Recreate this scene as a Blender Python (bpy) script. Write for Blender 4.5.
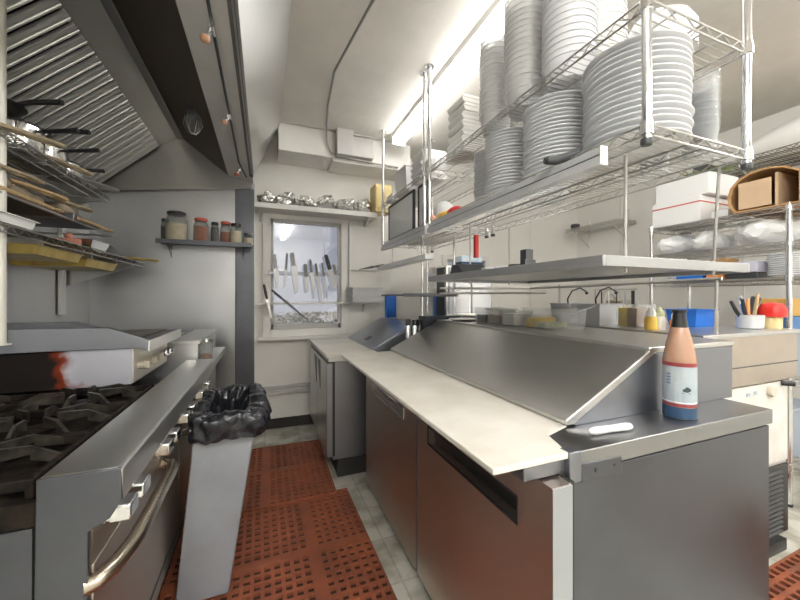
import bpy, bmesh, math, random
from mathutils import Vector, Matrix, noise
random.seed(7)
PI = math.pi
C = bpy.context.scene.collection
for o in list(bpy.data.objects): bpy.data.objects.remove(o)

# ------------------------------------------------------------------ camera, world, exposure
cam_d = bpy.data.cameras.new('camera'); cam = bpy.data.objects.new('camera', cam_d); C.objects.link(cam)
cam.location = (0, 0, 1.33); cam.rotation_euler = (PI/2, 0, -math.radians(21.37))
cam_d.sensor_width = 36; cam_d.lens = 345/800*36; cam_d.shift_y = -3/800; cam_d.clip_start = .02
bpy.context.scene.camera = cam
w = bpy.data.worlds.new('world'); bpy.context.scene.world = w; w.use_nodes = True
bg = w.node_tree.nodes['Background']; bg.inputs[0].default_value = (.88, .90, 1.0, 1); bg.inputs[1].default_value = .21
vs = bpy.context.scene.view_settings
vs.view_transform = 'Standard'; vs.look = 'None'; vs.gamma = 1; vs.use_curve_mapping = False; vs.exposure = 1.42
LAMP = 6.0          # radiance of the fluorescent lenses

# ------------------------------------------------------------------ materials
def mat(name, col, rough=.5, metal=0, noise_amt=0, scale=6, col2=None, bump=0, bscale=40, stretch=(1,1,1), rvar=0, spec=None, trans=0, alpha=1, emit=0, ior=None):
    m = bpy.data.materials.new(name); m.use_nodes = True
    nt = m.node_tree; b = nt.nodes['Principled BSDF']
    def c4(c): return (c[0], c[1], c[2], 1)
    b.inputs['Base Color'].default_value = c4(col); b.inputs['Roughness'].default_value = rough; b.inputs['Metallic'].default_value = metal
    if spec is not None: b.inputs['Specular IOR Level'].default_value = spec
    if trans: b.inputs['Transmission Weight'].default_value = trans
    if ior: b.inputs['IOR'].default_value = ior
    if alpha < 1: b.inputs['Alpha'].default_value = alpha
    if emit: b.inputs['Emission Color'].default_value = c4(col); b.inputs['Emission Strength'].default_value = emit
    if noise_amt or bump or rvar:
        tc = nt.nodes.new('ShaderNodeTexCoord'); mp = nt.nodes.new('ShaderNodeMapping'); mp.inputs['Scale'].default_value = stretch
        nt.links.new(tc.outputs['Object'], mp.inputs['Vector'])
        n = nt.nodes.new('ShaderNodeTexNoise'); n.inputs['Scale'].default_value = scale; n.inputs['Detail'].default_value = 5; n.inputs['Roughness'].default_value = .6
        nt.links.new(mp.outputs[0], n.inputs['Vector'])
        if noise_amt:
            r = nt.nodes.new('ShaderNodeValToRGB'); r.color_ramp.elements[0].position = .5-.35*noise_amt**.3; r.color_ramp.elements[1].position = .5+.3
            c2 = col2 if col2 else tuple(x*(1-noise_amt) for x in col)
            r.color_ramp.elements[0].color = c4(c2); r.color_ramp.elements[1].color = c4(col)
            r.color_ramp.elements[0].position = .32; r.color_ramp.elements[1].position = .62
            nt.links.new(n.outputs['Fac'], r.inputs[0]); nt.links.new(r.outputs[0], b.inputs['Base Color'])
        if rvar:
            mr = nt.nodes.new('ShaderNodeMapRange'); mr.inputs['From Min'].default_value = .3; mr.inputs['From Max'].default_value = .7
            mr.inputs['To Min'].default_value = max(.03, rough-rvar); mr.inputs['To Max'].default_value = rough+rvar
            nt.links.new(n.outputs['Fac'], mr.inputs['Value']); nt.links.new(mr.outputs[0], b.inputs['Roughness'])
        if bump:
            n2 = nt.nodes.new('ShaderNodeTexNoise'); n2.inputs['Scale'].default_value = bscale; n2.inputs['Detail'].default_value = 3
            nt.links.new(mp.outputs[0], n2.inputs['Vector'])
            bp = nt.nodes.new('ShaderNodeBump'); bp.inputs['Strength'].default_value = bump; bp.inputs['Distance'].default_value = .01
            nt.links.new(n2.outputs['Fac'], bp.inputs['Height']); nt.links.new(bp.outputs[0], b.inputs['Normal'])
    return m

STEEL  = mat('brushed_steel', (.66,.66,.65), .36, 1, .07, 2.5, rvar=.06)
STEELD = mat('side_panel_steel', (.30,.31,.34), .40, 1, .14, 3, rvar=.08)
STEELW = mat('door_steel', (.60,.53,.47), .40, 1, .08, 2.5, rvar=.05)  # warm tint puts the red mats' reflection into the colour
LIDS   = mat('lid_steel', (.66,.65,.63), .42, 1, .08, 3, rvar=.06)
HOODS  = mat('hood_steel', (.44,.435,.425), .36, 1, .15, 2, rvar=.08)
HOODD  = mat('dark_hood_steel', (.20,.165,.13), .44, 1, .2, 2, rvar=.08)  # darker brown steel for the inner slope
WALLS  = mat('wall_panel_steel', (.55,.56,.57), .40, 1, .14, 1.5, rvar=.10)
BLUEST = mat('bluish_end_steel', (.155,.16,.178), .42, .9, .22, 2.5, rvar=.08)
PASSL  = mat('dull_steel_lip', (.42,.425,.43), .42, .6, .1, 5)
DWIRE  = mat('dark_wire', (.16,.14,.11), .4, .7)
CHROME = mat('chrome', (.82,.82,.83), .10, 1)
WIRE   = mat('chrome_wire', (.58,.57,.55), .30, 1)
GALV   = mat('galvanised_bar', (.66,.67,.68), .45, .25, .1, 8)
IRON   = mat('cast_iron', (.008,.0075,.007), .55, 0, .5, 20, col2=(.026,.018,.013), bump=.3, bscale=60, spec=.08)
IRONH  = mat('highlight_iron', (.085,.075,.06), .30, .5, .6, 18, col2=(.012,.011,.010))  # lighter than the grate frame: finger highlights put into the colour
BLACK  = mat('black_plastic', (.02,.02,.022), .35)
BLACKR = mat('black_rubber', (.03,.028,.026), .6)
BOARD  = mat('poly_board', (.78,.75,.68), .42, 0, .18, 5, col2=(.66,.62,.54), rvar=.08)
CREAM  = mat('cream_paint', (.78,.765,.73), .55, 0, .06, 2)
WHITEW = mat('white_wall_panel', (.84,.82,.77), .45, 0, .06, 1.5)
CEIL   = mat('ceiling_paint', (.76,.73,.68), .7, 0, .14, 1.6, bump=.25, bscale=14)
TRIMG  = mat('grey_trim', (.55,.54,.52), .5, 0, .1, 5)
WHITE  = mat('white_plastic', (.86,.86,.85), .35)
CERAM  = mat('white_glazed_china', (.84,.85,.87), .18, 0)
PAPER  = mat('white_paper', (.86,.85,.82), .75)
FOAM   = mat('white_foam', (.88,.87,.83), .6)
CARD   = mat('cardboard', (.50,.29,.13), .75, 0, .1, 6)
CARDL  = mat('cardboard_inside', (.66,.47,.30), .75, 0, .1, 6)
RUBBER = mat('terracotta_rubber', (.34,.10,.045), .55, 0, .35, 5, col2=(.19,.06,.033), rvar=.1)
BINP   = mat('grey_bin_plastic', (.31,.335,.365), .42, 0, .15, 5)
LINER  = mat('black_bin_liner', (.016,.017,.022), .17, 0, bump=.35, bscale=30, stretch=(1,1,2))
BLUE   = mat('blue_plastic', (.02,.16,.62), .35)
RED    = mat('red_plastic', (.75,.03,.02), .35)
REDL   = mat('red_lid', (.60,.10,.07), .4)
YEL    = mat('yellow_plastic', (.85,.55,.10), .4)
ORANGE = mat('orange_plastic', (.80,.32,.10), .45)
GREEN  = mat('leafy_green', (.32,.45,.10), .5, 0, .4, 12)
WOOD   = mat('pale_wood', (.60,.42,.22), .55, 0, .3, 20, stretch=(1,8,1))
SPICE1 = mat('red_spice', (.42,.12,.04), .8, 0, .3, 30)
SPICE2 = mat('tan_powder', (.72,.60,.42), .8, 0, .2, 30)
SPICE3 = mat('dark_pepper', (.10,.08,.07), .8, 0, .3, 60)
MUST   = mat('mustard_sauce', (.72,.50,.05), .4, 0, .3, 15)
OLIVE  = mat('olive_food', (.28,.24,.08), .6, 0, .5, 40)
BROWNF = mat('brown_food', (.30,.17,.09), .6, 0, .4, 40)
LETT   = mat('pale_salad', (.62,.66,.42), .6, 0, .4, 40)
FOIL   = mat('aluminium_foil', (.80,.80,.78), .22, 1, bump=.6, bscale=30)
LENS   = mat('lit_lens', (1.0,.985,.955), .5, emit=LAMP)
LENS2  = mat('fill_lamp_lens', (1.0,.985,.955), .5, emit=LAMP*3.6)  # stronger lens, only for the added fill lamps
SAUCE  = mat('peach_sauce', (.46,.27,.18), .25, 0, spec=.6)
LABELM = mat('pale_label', (.46,.51,.53), .45, 0, .25, 14, col2=(.36,.43,.48))
MAROON = mat('maroon_band', (.30,.05,.05), .4)
NAVY   = mat('blue_band', (.03,.075,.15), .4)
INK    = mat('label_ink', (.06,.08,.09), .5)
MILKY  = mat('cloudy_bag', (.85,.86,.86), .3, 0, bump=.4, bscale=18)
LAVEN  = mat('lavender_box', (.60,.60,.70), .5)
DARKG  = mat('dark_grey_metal', (.10,.105,.11), .35, .6)
BLUEG  = mat('bluish_tub', (.40,.46,.55), .45)
YELTR  = mat('greasy_yellow_tray', (.52,.40,.10), .3, .3, .4, 10, col2=(.36,.22,.05))
APPL   = mat('white_enamel', (.80,.79,.76), .35, 0, .15, 6, col2=(.66,.62,.55))
BROWNS = mat('warm_counter_steel', (.60,.53,.46), .38, 1, .15, 3)
BRICK  = mat('pale_render', (.55,.55,.56), .8, 0, .1, 2)

def clear_mat(name, tint=(.9,.92,.93), fac=.22, rough=.08, base=(.85,.87,.88)):
    m = bpy.data.materials.new(name); m.use_nodes = True; nt = m.node_tree; nt.nodes.clear()
    out = nt.nodes.new('ShaderNodeOutputMaterial'); mx = nt.nodes.new('ShaderNodeMixShader')
    tr = nt.nodes.new('ShaderNodeBsdfTransparent'); tr.inputs[0].default_value = (*tint, 1)
    gl = nt.nodes.new('ShaderNodeBsdfPrincipled'); gl.inputs['Base Color'].default_value = (*base,1); gl.inputs['Roughness'].default_value = rough
    lw = nt.nodes.new('ShaderNodeLayerWeight'); lw.inputs['Blend'].default_value = .35
    mr = nt.nodes.new('ShaderNodeMapRange'); mr.inputs['To Min'].default_value = fac*.5; mr.inputs['To Max'].default_value = min(1, fac*2.6)
    nt.links.new(lw.outputs['Facing'], mr.inputs['Value']); nt.links.new(mr.outputs[0], mx.inputs[0])
    nt.links.new(tr.outputs[0], mx.inputs[1]); nt.links.new(gl.outputs[0], mx.inputs[2]); nt.links.new(mx.outputs[0], out.inputs[0])
    return m
CLEAR = clear_mat('clear_plastic', (.98,.98,.98), fac=.16)
GLASSJ = clear_mat('jar_glass', (.88,.90,.88), .2)
CLOUD = clear_mat('frosted_plastic', (.98,.98,.98), .8, .3, (.95,.95,.94))
def pane_mat():
    m = bpy.data.materials.new('window_glass'); m.use_nodes = True; nt = m.node_tree; nt.nodes.clear()
    out = nt.nodes.new('ShaderNodeOutputMaterial'); mx = nt.nodes.new('ShaderNodeMixShader'); mx.inputs[0].default_value = .16
    tr = nt.nodes.new('ShaderNodeBsdfTransparent'); tr.inputs[0].default_value = (.86,.88,.92,1)
    gl = nt.nodes.new('ShaderNodeBsdfGlossy'); gl.inputs['Roughness'].default_value = .03
    nt.links.new(tr.outputs[0], mx.inputs[1]); nt.links.new(gl.outputs[0], mx.inputs[2]); nt.links.new(mx.outputs[0], out.inputs[0])
    return m
PANE = pane_mat()

def floor_mat():
    m = bpy.data.materials.new('floor_tile'); m.use_nodes = True; nt = m.node_tree; b = nt.nodes['Principled BSDF']
    tc = nt.nodes.new('ShaderNodeTexCoord'); br = nt.nodes.new('ShaderNodeTexBrick'); br.offset = 0; br.squash = 1
    br.inputs['Scale'].default_value = 1; br.inputs['Brick Width'].default_value = .30; br.inputs['Row Height'].default_value = .30
    br.inputs['Mortar Size'].default_value = .006
    br.inputs['Color1'].default_value = (.64,.63,.56,1); br.inputs['Color2'].default_value = (.60,.60,.53,1); br.inputs['Mortar'].default_value = (.50,.49,.43,1)
    nt.links.new(tc.outputs['Object'], br.inputs['Vector'])
    n = nt.nodes.new('ShaderNodeTexNoise'); n.inputs['Scale'].default_value = 5; n.inputs['Detail'].default_value = 6
    nt.links.new(tc.outputs['Object'], n.inputs['Vector'])
    r = nt.nodes.new('ShaderNodeValToRGB'); r.color_ramp.elements[0].position = .33; r.color_ramp.elements[0].color = (.45,.42,.36,1); r.color_ramp.elements[1].position = .55; r.color_ramp.elements[1].color = (1,1,1,1)
    nt.links.new(n.outputs['Fac'], r.inputs[0])
    mx = nt.nodes.new('ShaderNodeMixRGB'); mx.blend_type = 'MULTIPLY'; mx.inputs[0].default_value = 1
    nt.links.new(br.outputs['Color'], mx.inputs[1]); nt.links.new(r.outputs[0], mx.inputs[2]); nt.links.new(mx.outputs[0], b.inputs['Base Color'])
    b.inputs['Roughness'].default_value = .4
    return m
FLOOR = floor_mat()

def stained_mat():          # side of the raised griddle: burnt black patch with a rusty rim
    m = bpy.data.materials.new('burnt_side_steel'); m.use_nodes = True; nt = m.node_tree; b = nt.nodes['Principled BSDF']
    g = nt.nodes.new('ShaderNodeNewGeometry'); s = nt.nodes.new('ShaderNodeSeparateXYZ'); nt.links.new(g.outputs['Position'], s.inputs[0])
    n = nt.nodes.new('ShaderNodeTexNoise'); n.inputs['Scale'].default_value = 14; nt.links.new(g.outputs['Position'], n.inputs['Vector'])
    a = nt.nodes.new('ShaderNodeMath'); a.operation = 'MULTIPLY_ADD'; a.inputs[1].default_value = .22
    nt.links.new(n.outputs['Fac'], a.inputs[0]); nt.links.new(s.outputs['X'], a.inputs[2])
    r = nt.nodes.new('ShaderNodeValToRGB'); e = r.color_ramp.elements
    mr = nt.nodes.new('ShaderNodeMapRange'); mr.inputs['From Min'].default_value = -.80; mr.inputs['From Max'].default_value = -.58
    nt.links.new(a.outputs[0], mr.inputs['Value'])
    e[0].position = .25; e[0].color = (.012,.009,.008,1); e[1].position = .75; e[1].color = (.60,.61,.67,1)
    x = e.new(.5); x.color = (.20,.03,.008,1)
    nt.links.new(mr.outputs[0], r.inputs[0]); nt.links.new(r.outputs[0], b.inputs['Base Color'])
    mr2 = nt.nodes.new('ShaderNodeMapRange'); mr2.inputs['From Min'].default_value = .5; mr2.inputs['From Max'].default_value = .8
    nt.links.new(mr.outputs[0], mr2.inputs['Value']); nt.links.new(mr2.outputs[0], b.inputs['Metallic'])
    b.inputs['Roughness'].default_value = .55; b.inputs['Specular IOR Level'].default_value = .15
    return m
BURNT = stained_mat()

# ------------------------------------------------------------------ mesh helpers
OFF = {}
class M:
    def __init__(s): s.bm = bmesh.new()
    def box(s, x0, x1, y0, y1, z0, z1):
        v = [s.bm.verts.new(p) for p in ((x0,y0,z0),(x1,y0,z0),(x1,y1,z0),(x0,y1,z0),(x0,y0,z1),(x1,y0,z1),(x1,y1,z1),(x0,y1,z1))]
        for f in ((0,3,2,1),(4,5,6,7),(0,1,5,4),(1,2,6,5),(2,3,7,6),(3,0,4,7)): s.bm.faces.new([v[i] for i in f])
        return s
    def obox(s, c, d, rot=(0,0,0)):
        from mathutils import Euler
        mt = Matrix.Translation(c) @ Euler(rot).to_matrix().to_4x4()
        hx, hy, hz = d[0]/2, d[1]/2, d[2]/2
        v = [s.bm.verts.new(mt @ Vector(p)) for p in ((-hx,-hy,-hz),(hx,-hy,-hz),(hx,hy,-hz),(-hx,hy,-hz),(-hx,-hy,hz),(hx,-hy,hz),(hx,hy,hz),(-hx,hy,hz))]
        for f in ((0,3,2,1),(4,5,6,7),(0,1,5,4),(1,2,6,5),(2,3,7,6),(3,0,4,7)): s.bm.faces.new([v[i] for i in f])
        return s
    def prism(s, poly, axis, a0, a1):
        def mk(p, a): return {'y': (p[0], a, p[1]), 'x': (a, p[0], p[1]), 'z': (p[0], p[1], a)}[axis]
        A = [s.bm.verts.new(mk(p, a0)) for p in poly]; B = [s.bm.verts.new(mk(p, a1)) for p in poly]
        n = len(poly); s.bm.faces.new(A); s.bm.faces.new(B[::-1])
        for i in range(n): s.bm.faces.new((A[i], B[i], B[(i+1) % n], A[(i+1) % n]))
        return s
    def tube(s, pts, r, n=8, caps=True):
        pts = [Vector(p) for p in pts]; rings = []; up = None
        for i, p in enumerate(pts):
            if i == 0: t = pts[1]-p
            elif i == len(pts)-1: t = p-pts[-2]
            else: t = (pts[i+1]-p).normalized()+(p-pts[i-1]).normalized()
            t.normalize()
            if up is None: up = Vector((0,0,1)) if abs(t.z) < .9 else Vector((1,0,0))
            a = t.cross(up)
            if a.length < 1e-4: a = t.cross(Vector((0,1,0)))
            a.normalize(); b = a.cross(t).normalized(); up = b
            rr = r[i] if isinstance(r, (list, tuple)) else r
            rings.append([s.bm.verts.new(p + a*rr*math.cos(2*PI*k/n) + b*rr*math.sin(2*PI*k/n)) for k in range(n)])
        for i in range(len(rings)-1):
            for k in range(n): s.bm.faces.new((rings[i][k], rings[i][(k+1) % n], rings[i+1][(k+1) % n], rings[i+1][k]))
        if caps: s.bm.faces.new(rings[0][::-1]); s.bm.faces.new(rings[-1])
        return s
    def lathe(s, prof, c=(0,0,0), n=24, sq=None):
        # prof: (r,z) list; sq: superellipse exponent for squarish sections
        rings = []
        for r, z in prof:
            ring = []
            for k in range(n):
                a = 2*PI*k/n; ca, sa = math.cos(a), math.sin(a); q = 1
                if sq: q = 1/((abs(ca)**sq+abs(sa)**sq)**(1/sq))
                ring.append(s.bm.verts.new((c[0]+max(r,1e-4)*ca*q, c[1]+max(r,1e-4)*sa*q, c[2]+z)))
            rings.append(ring)
        for i in range(len(rings)-1):
            for k in range(n): s.bm.faces.new((rings[i][k], rings[i][(k+1) % n], rings[i+1][(k+1) % n], rings[i+1][k]))
        if prof[0][0] > 1e-3: s.bm.faces.new(rings[0][::-1])
        if prof[-1][0] > 1e-3: s.bm.faces.new(rings[-1])
        return s
    def cyl(s, a, b, r, n=14): return s.tube([a, b], r, n)
    def sphere(s, c, r, sc=(1,1,1), u=14, v=9):
        mt = Matrix.Translation(c) @ Matrix.Diagonal((*sc, 1))
        bmesh.ops.create_uvsphere(s.bm, u_segments=u, v_segments=v, radius=r, matrix=mt); return s
    def pan(s, x0, x1, y0, y1, z0, z1, t=.004, taper=.0, lip=0):     # open-topped rectangular pan
        i = taper
        def ring(a0,a1,b0,b1,z): return [s.bm.verts.new(p) for p in ((a0,b0,z),(a1,b0,z),(a1,b1,z),(a0,b1,z))]
        R = [ring(x0+i+t,x1-i-t,y0+i+t,y1-i-t,z0+t), ring(x0+t,x1-t,y0+t,y1-t,z1), ]
        if lip: R += [ring(x0-lip,x1+lip,y0-lip,y1+lip,z1), ring(x0-lip,x1+lip,y0-lip,y1+lip,z1-t), ring(x0,x1,y0,y1,z1-t)]
        else: R += [ring(x0,x1,y0,y1,z1)]
        R += [ring(x0+i,x1-i,y0+i,y1-i,z0)]
        s.bm.faces.new(R[0])
        for a, b in zip(R, R[1:]):
            for k in range(4): s.bm.faces.new((a[k], b[k], b[(k+1)%4], a[(k+1)%4]))
        s.bm.faces.new(R[-1][::-1]); return s
    def rot(s, ax, ang, c):
        bmesh.ops.rotate(s.bm, cent=c, matrix=Matrix.Rotation(ang, 3, ax), verts=s.bm.verts[:]); return s
    def crumple(s, amt, sc, seed=0, cuts=0):
        if cuts: bmesh.ops.subdivide_edges(s.bm, edges=s.bm.edges[:], cuts=cuts, use_grid_fill=True)
        for v in s.bm.verts:
            d = noise.noise_vector(v.co*sc + Vector((seed*3.1, seed*1.7, seed)))
            v.co += d*amt
        return s
    def build(s, name, m, parent=None, bevel=0, loc=None, smooth=40):
        bmesh.ops.recalc_face_normals(s.bm, faces=s.bm.faces[:])
        off = OFF.get(parent.name, Vector((0,0,0))) if parent else Vector(loc or (0,0,0))
        if off.length: bmesh.ops.translate(s.bm, verts=s.bm.verts[:], vec=-off)
        me = bpy.data.meshes.new(name); s.bm.to_mesh(me); s.bm.free(); me.materials.append(m)
        o = bpy.data.objects.new(name, me); C.objects.link(o)
        for p in me.polygons: p.use_smooth = True
        me.set_sharp_from_angle(angle=math.radians(smooth))
        if bevel:
            b = o.modifiers.new('bevel', 'BEVEL'); b.width = bevel; b.segments = 2; b.limit_method = 'ANGLE'; b.angle_limit = math.radians(40)
        if parent: o.parent = parent; OFF[o.name] = off
        else: o.location = off; OFF[o.name] = off
        return o
def tag(o, label, cat, group=None, kind=None):
    o['label'] = label; o['category'] = cat
    if group: o['group'] = group
    if kind: o['kind'] = kind
    return o
def thing(name, label, cat, loc, group=None):
    o = bpy.data.objects.new(name, None); C.objects.link(o); o.location = loc; o.empty_display_size = .05
    OFF[o.name] = Vector(loc); return tag(o, label, cat, group)
def one(mb, name, m, label, cat, loc, group=None, bevel=0, smooth=40):
    return tag(mb.build(name, m, None, bevel, loc, smooth), label, cat, group)
def dup(root, loc, rotz=None, label=None, group=None):
    r = root.copy(); C.objects.link(r); r.location = loc
    if rotz is not None: r.rotation_euler = (0, 0, rotz)
    if label: r['label'] = label
    if group: r['group'] = group
    for ch in list(root.children):
        c = ch.copy(); C.objects.link(c); c.parent = r
        for g in list(ch.children):
            d = g.copy(); C.objects.link(d); d.parent = c
    return r
def struct(mb, name, m, bevel=0, parent=None):
    o = mb.build(name, m, parent, bevel)
    if not parent: o['kind'] = 'structure'; o['label'] = name.replace('_', ' '); o['category'] = 'room'
    return o
def slab(o, label, cat): o['label'] = label; o['category'] = cat; return o

# ================================================================== THE SETTING
XL, XR, YB, YF, ZC = -1.40, 4.20, 3.72, -2.6, 2.95
slab(struct(M().box(XL-.1, XR+.1, YF-.1, YB+.1, -.1, 0), 'floor', FLOOR), 'worn pale tile floor', 'floor')
slab(struct(M().box(XL-.1, XR+.1, YF-.1, YB+.1, ZC, ZC+.1), 'ceiling', CEIL), 'textured off white ceiling', 'ceiling')
# back wall with two window openings
W1 = (.04, .775, .99, 2.13); W2 = (2.05, 2.62, 1.0, 1.80)
m = M(); zs = 0
m.box(XL-.1, W1[0], YB, YB+.12, 0, ZC).box(W1[1], W2[0], YB, YB+.12, 0, ZC).box(W2[1], XR+.1, YB, YB+.12, 0, ZC)
m.box(W1[0], W1[1], YB, YB+.12, 0, W1[2]).box(W1[0], W1[1], YB, YB+.12, W1[3], ZC)
m.box(W2[0], W2[1], YB, YB+.12, 0, W2[2]).box(W2[0], W2[1], YB, YB+.12, W2[3], ZC)
slab(struct(m, 'wall_back', WHITEW), 'white panelled back wall', 'wall')
slab(struct(M().box(XL-.1, XL, YF, YB, 0, ZC), 'wall_left', WALLS), 'stainless clad wall behind the range', 'wall')
slab(struct(M().box(XR, XR+.1, YF, YB, 0, ZC), 'wall_right', WHITEW), 'white right hand wall', 'wall')
slab(struct(M().box(XL-.1, XR+.1, YF-.1, YF, 0, ZC), 'wall_front', CREAM), 'cream wall behind the viewer', 'wall')
slab(struct(M().box(XL, -.10, YB-.012, YB, 0, 2.45).box(-.28,-.272,YB-.018,YB,0,2.4).box(-.215,-.205,YB-.018,YB,0,2.4).box(-.115,-.095,YB-.02,YB,0,2.45), 'trim_1', WALLS), 'stainless wall panel beside the window', 'wall panel')
slab(struct(M().box(-.27,-.10,YB-.024,YB-.012,.0,2.39).box(-.262,-.255,YB-.03,YB-.024,0,2.38), 'trim_8', BLUEST, .002), 'darker steel strip beside the window', 'wall panel')
slab(struct(M().box(-.095, 1.4, YB-.03, YB, .34, .375).box(-.095, 1.4, YB-.03, YB, .40, .435), 'trim_2', TRIMG, .004), 'double grey bumper rail on the back wall', 'rail')
slab(struct(M().box(-.095, 1.4, YB-.015, YB, 0, .10), 'baseboard_back', BLACKR, .003), 'dark base cove on the back wall', 'baseboard')
# boxed soffit above the window
slab(struct(M().box(.115, .62, 3.37, YB, 2.69, ZC).box(.62, 1.45, 3.40, YB, 2.665, ZC), 'trim_3', CREAM, .004), 'cream boxed soffit above the window', 'soffit')
slab(struct(M().box(.64, .80, 3.28, 3.42, 2.70, ZC).box(.80, 1.02, 3.33, 3.42, 2.72, 2.90), 'trim_4', TRIMG, .004), 'small boxed casing on the soffit', 'soffit')
slab(struct(M().box(.10,.112,.4,3.37,ZC-.008,ZC).box(.10,1.2,3.355,3.37,ZC-.01,ZC), 'trim_5', TRIMG), 'thin trim strip on the ceiling', 'trim')
# window 1
def window(name, W, frame_w, mullions=(), label=''):
    x0,x1,z0,z1 = W; t = frame_w
    o = M().box(x0-t,x0+.012,YB-.035,YB+.05,z0-t,z1+t).box(x1-.012,x1+t,YB-.035,YB+.05,z0-t,z1+t).box(x0,x1,YB-.035,YB+.05,z1-.012,z1+t).box(x0,x1,YB-.035,YB+.05,z0-t,z0+.012)
    o = slab(struct(o, name, CREAM, .004), label, 'window')
    i = .03
    mb = M().box(x0+.012,x0+.012+i,YB+.0,YB+.04,z0+.012,z1-.012).box(x1-.012-i,x1-.012,YB,YB+.04,z0+.012,z1-.012).box(x0,x1,YB,YB+.04,z0+.012,z0+.012+i+.02).box(x0,x1,YB,YB+.04,z1-.012-i,z1-.012)
    for k in mullions: mb.box(k-.014,k+.014,YB,YB+.04,z0,z1)
    mb.build('sash', TRIMG, o, .003)
    M().box(x0+.02,x1-.02,YB+.018,YB+.024,z0+.02,z1-.02).build('pane', PANE, o)
    return o
w1 = window('window_1', W1, .065, (), 'cream framed window with knives across it')
M().box(W1[0]-.10, W1[1]+.10, YB-.10, YB, W1[2]-.09, W1[2]-.06).build('window_sill', CREAM, w1, .004)
window('window_2', W2, .05, (2.24, 2.45), 'bright small window behind the hanging shelves')
slab(struct(M().box(.86,1.17,YB-.06,YB,1.62,2.10).box(.84,.86,YB-.08,YB,1.25,2.14), 'trim_6', CREAM, .004), 'flat beige casing panel right of the window', 'casing')
# faint joint lines of the wall panels on the right
slab(struct(M().box(XR-.006,XR,3.05,3.062,0,ZC).box(XR-.006,XR,1.84,1.852,0,ZC).box(3.35,3.362,YB-.006,YB,0,ZC), 'trim_7', CREAM), 'thin joint strips between wall panels', 'trim')

# outside: hedge and pale ground seen through the window
def hedge():
    mb = M(); rnd = random.Random(3)
    for i in range(9000):
        c = Vector((rnd.uniform(-1.2,3.2), rnd.gauss(5.3,.16), 1.10*rnd.random()**.7))
        a = rnd.uniform(0,6.3); l = rnd.uniform(.02,.05); n = Vector((math.cos(a), math.sin(a)*.5, rnd.uniform(-.6,.8))).normalized()
        t = n.cross(Vector((rnd.random(),rnd.random(),rnd.random()))).normalized()
        b = mb.bm; b.faces.new([b.verts.new(c-n*l), b.verts.new(c+t*l*.45), b.verts.new(c+n*l), b.verts.new(c-t*l*.45)])
    core = M().box(-1.3,3.3,5.3,5.8,-.05,.86).crumple(.12, 3, 1, 12)
    me = bpy.data.meshes.new('hedge_core'); core.bm.to_mesh(me); core.bm.free(); mb.bm.from_mesh(me); bpy.data.meshes.remove(me)
    return mb
h = hedge().build('hedge_leaves', mat('hedge_leaf', (.16,.17,.06), .7, 0, .5, 3, col2=(.27,.17,.08), spec=.15))
tag(h, 'bushy hedge seen through the lower window pane', 'hedge', kind='stuff')
slab(struct(M().box(-8,10,YB+.13,14,-.2,-.05), 'ground', mat('dull_yard',(.13,.14,.09),.9,0,.4,2)), 'pale paving outside the window', 'ground')

# ================================================================== CEILING LIGHTS
def ceiling_light(loc, L, label, lm):
    x,y,z = loc
    t = thing('fluorescent_light', label, 'ceiling light', loc, 'fluorescent ceiling lights')
    M().prism([(x-.08,z),(x+.08,z),(x+.07,z-.03),(x-.07,z-.03)], 'y', y, y+L).build('housing', CREAM, t, .003)
    for yy in (y-.006, y+L): M().box(x-.068,x+.068,yy,yy+.006,z-.10,z).build('end_cap', WHITE, t)
    ln = [(x-.06,z-.03),(x-.055,z-.075),(x-.03,z-.095),(x+.03,z-.095),(x+.055,z-.075),(x+.06,z-.03)]
    M().prism(ln, 'y', y+.002, y+L-.002).build('lens', lm, t)
    return t
ceiling_light((1.25, .78, ZC), 2.44, 'long lit fluorescent light over the hanging plate shelves', LENS)
ceiling_light((.45, -2.2, ZC), 2.0, 'added fluorescent fill light on the ceiling behind the viewer', LENS2)  # unseen fill lamp, added to even out the room light
ceiling_light((2.9, -1.8, ZC), 2.4, 'added fluorescent fill light out of view near the right hand wall', LENS2)  # fill lamp added out of view to brighten the right side
ceiling_light((-.45, -2.2, ZC), 1.8, 'added fluorescent fill light on the ceiling left of the viewer', LENS2)  # another added lamp, unseen, for more ambient light

# ================================================================== HOOD
hood = thing('exhaust_hood', 'large stainless exhaust hood with baffle filters above the range', 'exhaust hood', (-.7, 1.8, 2.33))
Y0, Y1 = -.35, 3.70
def strip(mb, a, b, y0, y1, th=.012):     # sloped plate between profile points a and b (x,z)
    d = Vector((b[0]-a[0], b[1]-a[1])); n = Vector((-d.y, d.x)).normalized()*th
    return mb.prism([a, b, (b[0]+n.x, b[1]+n.y), (a[0]+n.x, a[1]+n.y)], 'y', y0, y1)
A, B_, D, E_, F_, G_ = (-1.38,2.24), (-.88,2.70), (-.72,2.80), (-.33,2.50), (-.107,2.45), (.125,2.945)
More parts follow.
